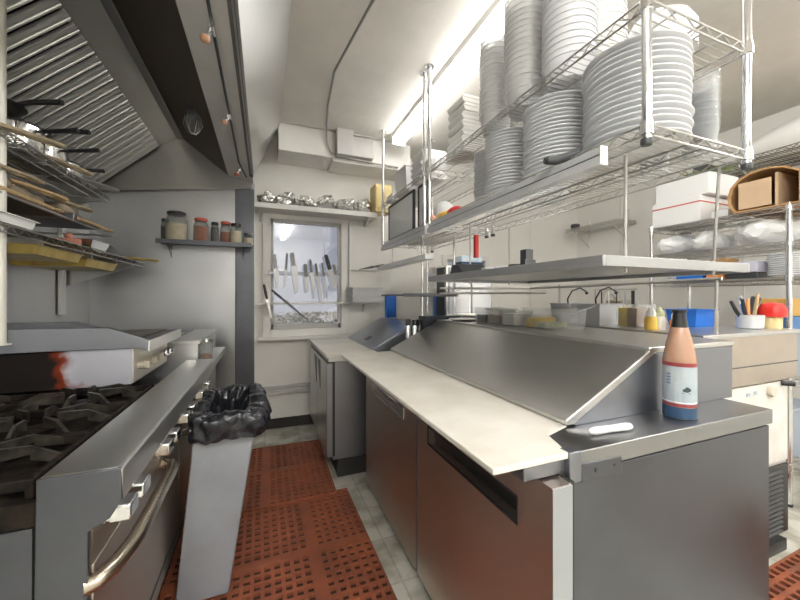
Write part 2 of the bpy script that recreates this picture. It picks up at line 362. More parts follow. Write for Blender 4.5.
# baffle filters: ribbed sloping panels
dv = Vector((B_[0]-A[0], B_[1]-A[1])); L = dv.length; dv /= L; nv = Vector((dv.y, -dv.x))
fw = .50
k = 0
y = Y1-.02-fw*8
while k < 8:
    mb = M(); pitch = fw/6
    for j in range(6):
        yy = y+k*fw+j*pitch
        def P3(s, h, q): p = Vector(A)+dv*s+nv*h; return (p.x, q, p.y)
        prof = [(0,0),(.003,.014),(.018,.018),(.021,.014),(.037,.014),(.040,.018),(.055,.014),(.058,0)]
        va = [mb.bm.verts.new(P3(.01, h, yy+q)) for q, h in prof]; vb = [mb.bm.verts.new(P3(L-.01, h, yy+q)) for q, h in prof]
        for i in range(7): mb.bm.faces.new((va[i], va[i+1], vb[i+1], vb[i]))
        mb.bm.faces.new(va); mb.bm.faces.new(vb)
    mb.build('baffle_filter', STEEL, hood)
    mb = M(); strip(mb, tuple(Vector(A)-nv*.02), tuple(Vector(B_)-nv*.02), y+k*fw, y+k*fw+fw, .01)
    mb.build('filter_backing', IRON, hood)
    k += 1
strip(strip(M(), B_, D, Y0, Y1, .02), (-.90,2.69), (-.87,2.72), Y0, Y1, .02).build('inner_panel', HOODS, hood)
M().prism([(-.76,2.78),(-.70,2.78),(-.69,2.83),(-.76,2.83)], 'y', Y0, Y1).build('light_channel', HOODS, hood, .004)
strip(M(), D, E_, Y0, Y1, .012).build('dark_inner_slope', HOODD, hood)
M().prism([E_, F_, (F_[0]-.005, F_[1]+.04), (E_[0]+.01, E_[1]+.04)], 'y', Y0, Y1).build('front_lip', mat('satin_lip',(.78,.77,.75),.55,.3,.12,2), hood, .003)
mb = M(); strip(mb, F_, G_, Y0, 3.40, -.012); mb.box(F_[0]-.012, F_[0]+.012, Y0, 3.4, F_[1]-.006, F_[1]+.012)
fp = mb.build('front_panel', STEEL, hood)
mb = M(); dfp = (Vector(G_)-Vector(F_)).normalized()
for r in range(2):
    for i in range(70):
        p = Vector(F_)+dfp*(.022+.03*r); mb.sphere((p.x, 1.2+i*.031+.015*r, p.y), .0032, u=6, v=4)
mb.build('rivets', DARKG, fp)
M().prism([(-.135,2.452),(-.107,2.443),(-.100,2.455),(-.130,2.462)], 'y', Y0, 3.5).build('riveted_strip', mat('grey_seam_strip',(.26,.255,.25),.5,.6), hood)
# end panel at the back wall with a lower flange
mb = M().prism([(-1.39,2.25),(-.14,2.41),(-.10,2.46),(-.33,2.52),(-.72,2.82),(-.90,2.72)], 'y', Y1-.012, Y1)
mb.build('end_panel', HOODS, hood)
M().prism([(-1.39,2.225),(-.12,2.39),(-.12,2.42),(-1.39,2.255)], 'y', Y1-.04, Y1-.012).build('end_flange', HOODS, hood, .003)
M().prism([(-1.39,2.2),(-1.34,2.2),(-1.30,2.29),(-1.39,2.30)], 'y', Y0, Y1-.05).build('grease_trough', HOODS, hood)

# fire-suppression conduit with nozzles and two hood lamps
con = thing('suppression_pipe', 'thin dark suppression pipe with nozzles running along the hood lip', 'pipe', (-.2, 1.2, 2.47))
def cpt(y, dz=0): return (-.205, y, 2.462+dz)
M().tube([cpt(.1), cpt(1.18), (-.20,1.3,2.452), cpt(1.62), (-.205,2.3,2.457), cpt(3.2), (-.16,3.5,2.44)], .007, 8).build('conduit', DARKG, con)
for yy, r in ((1.62,.02),(2.35,.018),(3.3,.018)):
    n_ = M().cyl((-.205,yy-.03,2.445), (-.205,yy+.03,2.445), .014).cyl((-.205,yy,2.45), (-.225,yy-.005,2.40), .011).build('nozzle_body', CHROME, con)
    M().sphere((-.23,yy-.008,2.392), r, (1,1,.8)).build('nozzle_cap', mat('nozzle_orange', (.55,.30,.18), .35) if yy < 3 else REDL, n_)
def hood_lamp(loc, label):
    x,y,z = loc
    t = thing('hood_lamp', label, 'lamp', loc)
    M().lathe([(.06,0),(.065,-.02),(.05,-.035)], loc, 16).build('lamp_base', DARKG, t)
    mb = M()
    for k in range(6):
        a = k*PI/3; mb.tube([(x+.045*math.cos(a),y+.045*math.sin(a),z-.03),(x+.06*math.cos(a),y+.06*math.sin(a),z-.09),(x+.03*math.cos(a),y+.03*math.sin(a),z-.145),(x,y,z-.15)], .003, 5)
    mb.build('wire_guard', WIRE, t)
    M().lathe([(.04,-.035),(.05,-.08),(.04,-.12),(.001,-.14)], loc, 16).build('glass_globe', GLASSJ, t)
hood_lamp((-.46,2.72,2.60), 'glass globe lamp with wire guard inside the hood')

# ================================================================== BACK WALL JAR SHELF
sh = thing('wall_shelf', 'small stainless shelf of spice jars on the steel back wall', 'shelf', (-.49, 3.64, 1.80))
M().box(-.875,-.12,3.52,YB-.012,1.81,1.822).box(-.875,-.12,3.515,3.523,1.795,1.835).build('shelf_board', BLUEST, sh, .002)
for xx in (-.80,-.20): M().prism([(3.54,1.81),(YB-.012,1.81),(YB-.012,1.69)], 'x', xx, xx+.006).build('bracket', BLUEST, sh)
def jar(x, y, r, h, fill, fh, lidm, label, group=None, lidh=.025, gl=GLASSJ):
    z = 1.823; r *= 1.17; h *= 1.08; fh *= 1.15; x += .05
    t = thing('spice_jar', label, 'jar', (x,y,z), group)
    M().lathe([(r*.97,0),(r,.006),(r,h*.78),(r*.8,h*.92),(r*.78,h)], (x,y,z), 20).build('jar_body', gl, t)
    M().lathe([(r*.92,.004),(r*.93,fh)], (x,y,z), 20).build('contents', fill, t)
    M().lathe([(r*.84,h),(r*.86,h+lidh*.8),(r*.8,h+lidh)], (x,y,z), 20).build('lid', lidm, t)
jar(-.79,3.62,.075,.225,SPICE2,.14,BLACK,'large glass jar of pale flour with black lid on the wall shelf')
jar(-.885,3.66,.03,.17,SPICE3,.12,DARKG,'narrow dark jar at the far left of the wall shelf')
jar(-.595,3.61,.055,.185,SPICE1,.13,REDL,'wide red lidded jar of red spice on the wall shelf')
jar(-.482,3.60,.03,.155,SPICE3,.13,BLACK,'slim dark sauce jar with black cap between red lidded jars', lidh=.03)
jar(-.395,3.63,.042,.175,SPICE1,.10,REDL,'smaller red lidded jar of orange spice on the wall shelf')
jar(-.305,3.60,.045,.16,SPICE2,.11,BLACK,'pale jar with dark lid second from the right of the wall shelf')
jar(-.20,3.61,.04,.085,SPICE2,.06,DARKG,'short jar at the window end of the wall shelf')

# ================================================================== KNIFE BAR, KNIVES, LEDGE, FOIL
kb = M().box(.03,.745,YB-.052,YB-.036,1.555,1.59)
one(kb, 'knife_rack', STEELD, 'magnetic knife bar across the middle of the window', 'knife rack', (.38,YB-.044,1.555), bevel=.003)
def knife(x, z, ang, bl, bw, hl, label, i, hm=None):
    y = YB-.060
    t = thing('kitchen_knife', label, 'knife', (x,y,z), 'knives on the magnetic bar')
    def rot(p): c, s = math.cos(ang), math.sin(ang); return (x+p[0]*c-p[1]*s, z+p[0]*s+p[1]*c)
    blade = [(-bw/2,0),(bw/2,0),(bw/2,-bl*.55),(bw*.1,-bl*.92),(-bw/2,-bl)]
    M().prism([rot(p) for p in blade], 'y', y+.004, y+.0075).build('blade', mat('grey_blade',(.36,.36,.37),.32,1), t)
    hb = [(-bw*.35,-.012),(bw*.35,-.012),(bw*.42,hl*.5),(bw*.40,hl),(-bw*.25,hl),(-bw*.35,hl*.5)]
    M().prism([rot(p) for p in hb], 'y', y-.003, y+.0105).build('handle', hm or BLACK, t, .003)
    M().sphere((rot((0,hl*.3))[0], y-.004, rot((0,hl*.3))[1]), .003, u=6, v=4).build('rivet', CHROME, t)
KH = mat('grey_knife_handle', (.18,.18,.18), .4)
ks = [(.10,1.63,.12,.22,.045,.13,'pale handled broad knife at the left end of the bar',mat('pale_grey_handle',(.42,.42,.41),.45)),
      (.20,1.62,-.06,.20,.026,.15,'second knife from the left on the bar, narrow with a tall dark handle',KH),
      (.27,1.66,.15,.30,.055,.12,'wide chef knife beside the narrow second knife on the bar',mat('mid_grey_handle',(.34,.34,.34),.45)),
      (.395,1.55,.10,.18,.05,.12,'broad short blade hanging low at the middle of the bar',KH),
      (.45,1.60,.14,.30,.036,.12,'slim carving knife just right of the middle of the bar',KH),
      (.51,1.56,.18,.32,.034,.12,'longest low hanging slicer on the knife bar',KH),
      (.575,1.56,.16,.26,.03,.13,'thin boning knife left of the large tilted knife',KH),
      (.635,1.63,.30,.24,.055,.15,'large tilted chef knife with long black handle near the right of the bar',BLACK),
      (.70,1.58,.25,.14,.04,.10,'small wide knife at the right end of the bar',KH)]
for i, a in enumerate(ks): knife(*a[:7], i, a[7])
lg = thing('wall_ledge', 'narrow cream ledge running below the knives across the window', 'shelf', (.55, YB-.08, 1.255))
M().box(-.085,1.17,YB-.13,YB-.036,1.255,1.275).build('ledge_board', CREAM, lg, .003)
for xx in (-.03,1.0): M().prism([(YB-.12,1.255),(YB-.036,1.255),(YB-.036,1.17)], 'x', xx, xx+.015).build('bracket', CREAM, lg)
def leaning(name, label, a, b, ha, m1, m2, wd):
    t = thing(name, label, 'knife', a, None)
    a, b = Vector(a), Vector(b); h = a+(b-a)*ha
    M().tube([a, a+(h-a)*.5, h], [wd*.8, wd, wd*.7], 8).build('handle', m1, t)
    d = (b-a).normalized(); n = Vector((d.z,0,-d.x))*wd*1.1
    mb = M(); y = h.y
    mb.prism([((h+n).x,(h+n).z),((h-n).x,(h-n).z),((b-n*.3).x,(b-n*.3).z),((b+n*.3).x,(b+n*.3).z)], 'y', y-.003, y+.003).build('blade', m2, t)
leaning('sharpening_steel', 'long dark sharpening steel tilted across the ledge below the knives', (.06,YB-.145,1.40), (.40,YB-.145,1.10), .35, BLACK, DARKG, .011)
leaning('paring_knife', 'dark handled knife hanging steeply at the left of the ledge', (-.01,YB-.150,1.45), (.06,YB-.150,1.12), .42, mat('brown_handle',(.10,.07,.06),.5), STEEL, .014)
leaning('serving_fork', 'dark fork poking left off the far end of the slanted white rail', (1.12,3.30,1.6535), (.86,3.30,1.60), .45, KH, DARKG, .012)
# white trays stacked on the ledge
for i in range(6):
    mb = M().pan(.82+.004*(i%2),1.15,YB-.30,YB-.05,1.277+i*.026,1.277+i*.026+.022,.003,.01,.012)
    one(mb, 'serving_tray', WHITE, 'white tray in the stack at the right end of the window ledge', 'tray', (.98,YB-.17,1.277+i*.026), 'white trays on the ledge', smooth=30)
# foil shelf above the window
fs = thing('foil_shelf', 'cream shelf over the window carrying crumpled foil', 'shelf', (.5, YB-.12, 2.19))
M().box(-.09,1.10,YB-.26,YB,2.165,2.215).build('shelf_board', CREAM, fs, .003)
for xx in (-.05,1.02): M().prism([(YB-.24,2.165),(YB,2.165),(YB,2.08)], 'x', xx, xx+.015).build('bracket', CREAM, fs)
fw_ = [(-.02,.13,.06),(.17,.15,.07),(.36,.14,.055),(.55,.16,.075),(.74,.15,.07),(.93,.13,.08)]
fl = ['crumpled foil sheet at the left end of the shelf over the window','crumpled foil wad second from the left over the window','flattened foil parcel third from the left over the window','crumpled foil wad right of centre over the window','large foil bundle second from the right over the window','foil wad at the right end of the shelf over the window']
for i,(x,wd,hh) in enumerate(fw_):
    mb = M(); bmesh.ops.create_icosphere(mb.bm, subdivisions=4, radius=1, matrix=Matrix.Translation((x+.04,YB-.14,2.22+hh)) @ Matrix.Diagonal((wd*.60,.12,hh*.9,1)))
    mb.crumple(.045, 14, i).crumple(.02, 40, i+9)
    for v in mb.bm.verts: v.co.z = max(v.co.z, 2.2155)
    one(mb, 'crumpled_foil', FOIL, fl[i], 'foil', (x+.04,YB-.14,2.2155), 'crumpled foil over the window', smooth=10)
one(M().box(1.06,1.24,3.40,3.60,2.215,2.50).box(1.07,1.23,3.39,3.40,2.25,2.47), 'food_carton', mat('yellow_carton',(.72,.58,.28),.7), 'pale yellow carton wedged beside the foil above the window', 'carton', (1.15,3.5,2.215), bevel=.003)
# ceiling conduit
mb = M().tube([(.60,.9,2.93),(.545,1.78,2.93),(.49,2.2,2.93),(.46,2.45,2.93),(.49,2.9,2.93),(.53,3.22,2.93),(.545,3.30,2.915),(.55,3.335,2.87),(.56,3.345,2.80),(.59,3.35,2.735),(.66,3.36,2.70),(1.3,3.38,2.69)], .0095, 10)
one(mb, 'electrical_conduit', mat('dull_conduit',(.36,.35,.33),.4,.6), 'grey conduit bending along the ceiling and down the soffit', 'pipe', (.5,2.4,2.93))

# ================================================================== RANGE
RY0, RY1 = .985, 2.50
rg = thing('cooking_range', 'stainless six burner range with raised griddle, chrome knobs and tubular oven handle', 'stove', (-.8, 1.7, 0))
M().box(-1.34,-.40,RY0+.015,RY1,.14,.831).build('body', STEELD, rg, .003)
M().box(-1.34,-.46,RY0,1.90,.832,.885).build('burner_deck', IRON, rg)
bn = [(-.458,.935),(-.318,.935),(-.309,.928),(-.309,.862),(-.330,.825),(-.385,.805),(-.40,.80),(-.40,.86),(-.458,.86)]
M().prism(bn, 'y', RY0, RY1).build('front_ledge', STEEL, rg, .003)
M().prism([(-.46,.934),(-.312,.934),(-.309,.86),(-.332,.822),(-.372,.800),(-.372,.585),(-.465,.56)], 'y', RY0-.006, RY0+.004).build('end_bracket', BLUEST, rg, .0015)
M().box(-1.34,-.47,RY0+.001,RY0+.02,.14,.828).build('end_sheet', BLUEST, rg)
M().prism([(-.41,.84),(-.366,.84),(-.372,.71),(-.41,.70)], 'y', RY0+.01, RY1).build('control_panel', STEELW, rg)
for i, (a, b) in enumerate(((1.02,1.88),(1.90,2.48))):
    d = M().box(-.40,-.376,a,b,.20,.70).build('oven_door', STEELW, rg, .004)
    M().tube([(-.385,a-.03,.672),(-.365,a-.02,.672),(-.345,a+.02,.672),(-.333,a+.10,.668),(-.33,a+.14,.668),(-.33,b-.36,.672),(-.335,b-.31,.672),(-.35,b-.28,.672),(-.385,b-.27,.672)] if a < 1.5 else [(-.385,a+.06,.67),(-.345,a+.07,.67),(-.33,a+.12,.67),(-.33,b-.12,.67),(-.345,b-.07,.67),(-.385,b-.06,.67)], .021, 12).build('handle', mat('worn_handle_steel',(.56,.50,.41),.26,1), d)
    M().box(-.377,-.373,a+.05,b-.05,.26,.27).build('door_seam', DARKG, d)
M().box(-1.30,-.42,RY0+.02,RY1-.02,.06,.14).build('kick_plate', DARKG, rg)
for yy in (RY0+.06, RY1-.06):
    for xx in (-.46,-1.28): M().lathe([(.02,0),(.024,.02),(.018,.03),(.018,.07)], (xx,yy,0), 12).build('leg', DARKG, rg)
for i, yy in enumerate((1.05,1.15,1.42,1.53,1.74,1.86,2.12,2.32)):
    z = .805; x = -.37
    kn = M().cyl((x,yy,z), (x+.03,yy,z+.005), .033, 18)
    kn.prism([(yy-.031,z-.018),(yy+.031,z-.018),(yy+.031,z+.022),(yy-.031,z+.022)], 'x', x+.02, x+.066)
    kn.build('knob', CHROME, rg, .005)
M().box(-1.36,-1.30,RY0,RY1,.86,1.10).build('back_riser', WALLS, rg, .003)
# burner heads
gx = [(-.885,-.475),(-1.30,-.89)]; gy = [(1.0,1.295),(1.30,1.595),(1.60,1.89)]
for (a,b) in gx:
    for (c,d) in gy:
        x, y = (a+b)/2, (c+d)/2
        h_ = M().lathe([(.02,0),(.05,.01),(.055,.025),(.03,.03),(.001,.033)], (x,y,.885), 16).build('burner_head', IRON, rg)
gl = ['front grate nearest the viewer','front grate in the middle of its row','front grate beside the raised griddle','rear grate nearest the viewer','rear grate in the middle of its row','rear grate beside the raised griddle']
i = 0
for (a,b) in gx:
    for (c,d) in gy:
        x, y = (a+b)/2, (c+d)/2; zt = .956
        t = thing('burner_grate', 'black cast iron '+gl[i]+' on the range', 'grate', (x,y,.886), 'cast iron burner grates'); i += 1
        mb = M()
        for q in ((a,a+.014,c,d),(b-.014,b,c,d)): mb.box(*q, .905, .93)
        for q in ((a,b,c,c+.014),(a,b,d-.014,d)): mb.box(*q, .905, .93)
        for xx in (a+.007,b-.007):
            for yy in (c+.007,d-.007): mb.box(xx-.008,xx+.008,yy-.008,yy+.008,.886,.93)
        mb.build('grate_frame', IRON, t, .003)
        for k in range(8):
            mb = M()
            an = k*PI/4+PI/8*0; dx, dy = math.cos(an), math.sin(an)
            R = min(((b-a)/2-.01)/max(abs(dx),1e-6), ((d-c)/2-.01)/max(abs(dy),1e-6))
            p0 = Vector((x+dx*R, y+dy*R, .925)); p1 = Vector((x+dx*.055, y+dy*.055, zt)); pm = p0.lerp(p1,.45); pm.z = zt
            w_ = Vector((-dy,dx,0))*.0048
            for q0, q1 in ((p0,pm),(pm,p1)):
                dn = Vector((0,0,.034)); vv = [mb.bm.verts.new(v) for v in (q0-w_, q0+w_, q1+w_, q1-w_, q0-w_-dn*.6, q0+w_-dn*.6, q1+w_-dn, q1-w_-dn)]
                for f in ((0,1,2,3),(7,6,5,4),(0,4,5,1),(1,5,6,2),(2,6,7,3),(3,7,4,0)): mb.bm.faces.new([vv[j] for j in f])
            mb.build('finger', IRONH, t)
# raised griddle-broiler on the far part of the range (one unit with it)
gd = M().box(-1.30,-.57,1.90,2.48,.937,1.10).build('raised_griddle', STEEL, rg, .002)
M().box(-1.30,-.562,1.893,1.90,.937,1.10).build('side_panel', BURNT, gd)
M().prism([(-1.30,1.10),(-.53,1.10),(-.495,1.085),(-.492,1.135),(-.64,1.195),(-1.30,1.20)], 'y', 1.875, 1.90).prism([(-1.30,1.10),(-.53,1.10),(-.495,1.09),(-.495,1.128),(-1.30,1.13)], 'y', 1.90, 2.50).prism([(-1.30,1.13),(-.80,1.13),(-1.0,1.19),(-1.30,1.19)], 'y', 2.49, 2.50).build('griddle_plate', STEELD, gd, .002)
M().box(-.496,-.488,1.876,2.50,1.083,1.132).build('plate_rim', mat('bright_rim',(.80,.79,.77),.4,.5), gd, .001)
M().box(-1.30,-.56,1.93,2.48,1.13,1.137).build('cooking_surface', mat('seasoned_plate',(.36,.34,.32),.45,1,.5,9,col2=(.15,.11,.08)), gd)
M().box(-.572,-.556,1.90,2.48,.94,1.10).build('front_panel', mat('cream_steel',(.72,.69,.62),.4,.6), gd, .002)
for yy in (1.96,2.08,2.20,2.33,2.42): M().cyl((-.556,yy,1.01),(-.525,yy,1.01),.019,12).box(-.53,-.51,yy-.006,yy+.006,.995,1.028).build('griddle_knob', mat('dirty_knob',(.55,.50,.40),.4,.4) if yy<2.3 else CHROME, gd, .002)
M().sphere((-.535,2.47,1.075), .022, (.8,.5,.5)).build('grease_drip', mat('orange_grease',(.62,.20,.03),.35,0,.5,20,col2=(.5,.35,.08)), gd)
# fryer beside the range
fr = thing('steel_fryer', 'boxy stainless fryer between the range and the steel back wall', 'fryer', (-.85, 2.95, 0))
M().box(-1.34,-.40,2.53,3.38,.10,1.03).build('body', STEEL, fr, .004)
M().box(-1.34,-.385,2.52,3.40,1.03,1.052).build('top_plate', STEEL, fr, .003)
M().box(-1.2,-.55,2.60,3.3,1.052,1.06).build('vat_cover', STEELD, fr, .002)
M().box(-.40,-.314,2.53,3.30,.86,.905).build('front_shelf', STEEL, fr, .003)
M().box(-.42,-.405,2.58,3.32,.2,.80).build('door', STEELW, fr, .003)
for xx in (-.5,-1.26):
    for yy in (2.6,3.3): M().cyl((xx,yy,0),(xx,yy,.10),.02).build('leg', DARKG, fr)
cn = thing('glass_jar', 'small glass jar with dark contents on the ledge beside the fryer', 'jar', (-.362,2.62,.905))
M().lathe([(.034,0),(.036,.01),(.036,.11),(.034,.125)], (-.362,2.62,.906), 16).build('jar_body', GLASSJ, cn)
M().lathe([(.03,.002),(.031,.045)], (-.362,2.62,.906), 16).build('contents', BROWNF, cn)
M().lathe([(.036,.125),(.037,.145),(.03,.148)], (-.362,2.62,.906), 16).build('lid', CHROME, cn)

# ================================================================== WIRE SHELVES (helper)
def deck(parent, x0, x1, y0, y1, z, along='y', pitch=.026, truss=.032, n=5, wm=None):
    wm = wm or WIRE
    mb = M(); r = .0022
    if along == 'y':
        k = int((y1-y0)/pitch)
        for i in range(k+1): yy = y0+(y1-y0)*i/k; mb.tube([(x0,yy,z),(x1,yy,z)], r, n, False)
        for f in (.25,.5,.75): xx = x0+(x1-x0)*f; mb.tube([(xx,y0,z-.006),(xx,y1,z-.006)], .003, n, False)
    else:
        k = int((x1-x0)/pitch)
        for i in range(k+1): xx = x0+(x1-x0)*i/k; mb.tube([(xx,y0,z),(xx,y1,z)], r, n, False)
        for f in (.25,.5,.75): yy = y0+(y1-y0)*f; mb.tube([(x0,yy,z-.006),(x1,yy,z-.006)], .003, n, False)
    d = mb.build('shelf_deck', wm, parent)
    def edge(p, q):
        mb = M(); p, q = Vector(p), Vector(q); dn = Vector((0,0,-truss)); L = (q-p).length
        mb.tube([p,q], .0036, 6, False); mb.tube([p+dn,q+dn], .0036, 6, False)
        k = max(2, int(L/.045)); pts = []
        for i in range(k+1): pts.append(p.lerp(q, i/k) + (dn if i % 2 else Vector((0,0,0))))
        mb.tube(pts, .0026, 5, False); mb.build('edge_truss', wm, d)
    edge((x0,y0,z),(x0,y1,z)); edge((x1,y0,z),(x1,y1,z)); edge((x0,y0,z),(x1,y0,z)); edge((x0,y1,z),(x1,y1,z))
    if x1-x0 > .5 and along == 'y': edge(((x0+x1)/2,y0,z-.004),((x0+x1)/2,y1,z-.004))
    return d
def post(parent, x, y, z0, z1, r=.0135, collars=(), flange=True, m=None):
    p = M().cyl((x,y,z0),(x,y,z1), r, 16).build('post', m or CHROME, parent)
    for c in collars: M().lathe([(r+.002,-.022),(r+.006,-.02),(r+.004,.02),(r+.001,.022)], (x,y,c), 14).build('collar', CHROME, p)
    M().lathe([(r+.001,-.006),(r+.003,.0),(r+.003,.012)], (x,y,z0), 14).build('foot_cap', BLACK if not flange else DARKG, p)
    if flange: M().lathe([(.035,-.006),(.033,0)], (x,y,z1), 14).build('ceiling_flange', CHROME, p)
    return p

# left wall shelves above the range
ls = thing('wall_wire_shelf', 'greasy wire shelf high on the left wall loaded with pans and tongs', 'shelf', (-1.15, 2.3, 1.95))
deck(ls, -1.36, -.95, 1.30, 2.82, 1.985)
for yy in (1.5,2.7): M().prism([(-1.40,1.95),(-.97,1.95),(-.97,1.938),(-1.385,1.78),(-1.40,1.78)], 'y', yy, yy+.012).build('bracket', STEEL, ls)
ls2 = thing('wall_wire_shelf', 'lower wire shelf on the left wall with greasy yellow trays', 'shelf', (-1.15, 2.5, 1.6))
deck(ls2, -1.36, -.95, 1.40, 3.50, 1.615)
for yy in (1.6,3.3): M().prism([(-1.40,1.58),(-.97,1.58),(-.97,1.568),(-1.385,1.41),(-1.40,1.41)], 'y', yy, yy+.012).build('bracket', STEEL, ls2)
one(M().box(-1.395,-1.365,3.22,3.27,1.2,2.1), 'shelf_upright', STEEL, 'vertical steel shelf standard on the left wall', 'upright', (-1.38,3.245,1.2), bevel=.003)
one(M().tube([(-1.38,1.4,1.76),(-.98,1.42,1.745),(-.96,2.9,1.745),(-1.38,2.92,1.745)], .006, 8), 'hanging_rail', WIRE, 'thin steel rail between the two left wall shelves', 'rail', (-1.1,2.2,1.75))
# contents of upper shelf
def pot(x, y, z, r, h, label, m=STEEL, ha=.5, hl=.16):
    t = thing('steel_pot', label, 'pot', (x,y,z), 'steel pots on the left wall shelf')
    M().lathe([(r*.96,0),(r,.01),(r,h),(r+.006,h+.002),(r-.002,h),(r-.003,.006)], (x,y,z), 24).build('pot_body', m, t)
    a = Vector((x+r*math.cos(ha), y+r*math.sin(ha), z+h*.88)); dd = Vector((math.cos(ha), math.sin(ha), .10))
    M().tube([a-dd*.004, a+dd*.03, a+dd*hl], [.006,.009,.012], 8).build('handle', BLACK, t)
    M().lathe([(r+.003,h+.003),(r*.9,h+.014),(.02,h+.025),(.018,h+.04),(.001,h+.042)], (x,y,z), 24).build('lid', DARKG, t)
pot(-1.055,2.12,1.99,.085,.12,'tall bright steel pot with black handle nearest the left post on the upper wall shelf', CHROME, -.25)
pot(-1.055,2.32,1.99,.085,.11,'bright steel pot second in line on the upper wall shelf', CHROME, -.2)
pot(-1.06,2.52,1.99,.075,.09,'small shiny steel pot farthest along the upper wall shelf', CHROME, .2, .10)
def frypan(x, y, z, r, ang, label, hm):
    t = thing('frying_pan', label, 'pan', (x,y,z), 'frying pans on the left wall shelf')
    M().lathe([(r*.75,0),(r,.04),(r+.004,.041),(r-.003,.038),(r*.74,.004)], (x,y,z), 24).build('pan_body', mat('dark_pan',(.10,.09,.08),.35,.8), t)
    d = Vector((math.cos(ang), math.sin(ang), 0)); a = Vector((x,y,z+.034))
    M().tube([a+d*r*.98, a+d*(r+.06)+Vector((0,0,.012)), a+d*(r+.19)+Vector((0,0,.018))], [.007,.011,.013], 8).build('handle', hm, t)
frypan(-1.15,2.10,2.158,.12,-.3,'dark frying pan resting on the first pot, black handle pointing to the aisle',BLACK)
frypan(-1.16,2.34,2.148,.11,-.15,'dark frying pan resting on the second pot on the upper shelf',BLACK)
def tongs(x, y, z, L, ang, label, m=STEEL, grp='tongs on the left wall shelf', hm=None):
    t = thing('tongs', label, 'tongs', (x,y,z), grp)
    d = Vector((math.cos(ang), math.sin(ang), 0)); n = Vector((-d.y, d.x, 0)); p = Vector((x,y,z))
    for s_ in (-1,1):
        M().tube([p, p+d*L*.3+n*.012*s_, p+d*L*.75+n*.02*s_, p+d*L*.95+n*.006*s_, p+d*L+n*.004*s_], [.005,.009,.008,.012,.004], 8).build('arm', hm or m, t)
    M().sphere(tuple(p), .009).build('hinge', m, t)
TG = mat('worn_tan_handle', (.42,.34,.22), .5, 0, .4, 14)
tongs(-1.02,1.75,2.00,.30,.9,'tan handled tongs lying nearest the post on the upper wall shelf',TG)
tongs(-1.0,2.08,2.00,.32,1.2,'tan handled tongs lying along the middle of the upper wall shelf edge',TG)
tongs(-1.0,2.42,2.00,.30,1.1,'steel tongs lying at the far end of the upper wall shelf',STEEL)
for i,(yy,dz) in enumerate(((1.95,0),(2.05,.018),(1.98,.036))):
    mb = M().pan(-1.345,-1.15,yy-.38,yy+.50,1.99+.05+dz-.045,2.01+.05+dz-.045,.003,.012,.008)
    one(mb, 'baking_tray', mat('browned_tray',(.42,.36,.26),.35,.8,.3,8,col2=(.25,.18,.1)), ['lowest browned tray','middle browned tray','top browned tray'][i]+' in the pile beside the left post', 'tray', (-1.17,yy,1.995+dz), 'browned trays on the upper wall shelf', smooth=30)
# hung beneath the upper shelf
def paddle(x, yy, L, label):
    t = thing('wooden_spoon', label, 'spoon', (x,yy,1.762), 'wooden tools on the hanging rail')
    M().tube([(x,yy,1.762),(x,yy+L*.5,1.763),(x,yy+L,1.765)], [.008,.010,.009], 8).build('handle', WOOD, t)
    M().sphere((x,yy+L+.04,1.765), .032, (.65,1.4,.25)).build('bowl', WOOD, t)
paddle(-.972,1.70,.50,'long wooden spoon lying on the rail below the upper left shelf nearest the post')
paddle(-.950,2.40,.36,'shorter wooden spoon on the rail in front of the low steel box')
one(M().box(-1.30,-.97,2.40,2.72,1.7515,1.79), 'steel_box', STEELD, 'low steel box on the rail at the end of the wooden spoons', 'box', (-1.13,2.56,1.7515), bevel=.004)
one(M().pan(-1.34,-1.0,1.50,2.36,1.7515,1.775,.003,.01,.008), 'dark_sheet_pan', mat('blackened_pan',(.10,.085,.07),.4,.7), 'blackened sheet pan lying on the rail below the upper left shelf', 'pan', (-1.17,1.93,1.7515), smooth=30)
for i,(x_,y_,L_,m_) in enumerate(((-1.02,1.62,.42,TG),(-1.06,1.95,.40,WOOD),(-1.03,2.30,.30,TG))):
    tongs(x_, y_, 1.842, L_, 1.35, ['tan tongs resting high on the rail pile nearest the post','wooden tongs resting in the middle of the rail pile','short tan tongs at the far end of the rail pile'][i], m_, 'tongs on the rail pile')
    one(M().box(x_-.10,x_+.03,y_+.05,y_+L_*.8,1.782,1.832), 'folded_cloth', mat('tan_cloth',(.40,.33,.24),.9,0,.4,12), ['tan folded cloth under the nearest tongs on the rail','tan folded cloth under the middle tongs on the rail','tan folded cloth under the far tongs on the rail'][i], 'cloth', (x_,y_+.2,1.782), 'folded cloths on the rail', bevel=.015)
# contents of lower shelf
one(M().pan(-1.34,-.93,1.50,1.98,1.6195,1.655,.003,.008,.01), 'sheet_tray', WHITE, 'white shallow tray nearest the left post on the lower wall shelf', 'tray', (-1.13,1.74,1.62), smooth=30)
for i,(ya,yb) in enumerate(((2.06,2.50),(2.55,2.98))):
    one(M().pan(-1.33,-.97,ya,yb,1.525-.015*i,1.57-.015*i,.003,.015,.008).crumple(.006,9,i), 'greasy_tray', YELTR, ['greasy yellow tray hung under the middle of the lower wall shelf','greasy yellow tray hung under the far half of the lower wall shelf'][i], 'tray', (-1.15,(ya+yb)/2,1.525), 'yellow trays under the lower wall shelf', smooth=30)
    for q_, yy in enumerate((ya+.03,yb-.03)): one(M().box(-1.36,-.96,yy,yy+.008,1.57-.015*i,1.60), 'hanging_bracket', WIRE, ['near','far'][q_]+' steel bracket carrying the '+['middle','far'][i]+' yellow tray under the lower wall shelf', 'bracket', (-1.15,yy,1.57))
one(M().pan(-1.25,-.97,2.62,2.86,1.6195,1.68,.003,.02,.01), 'food_pan', CHROME, 'bright small steel pan on the lower wall shelf before the dark knife block', 'pan', (-1.1,2.74,1.62), smooth=30)
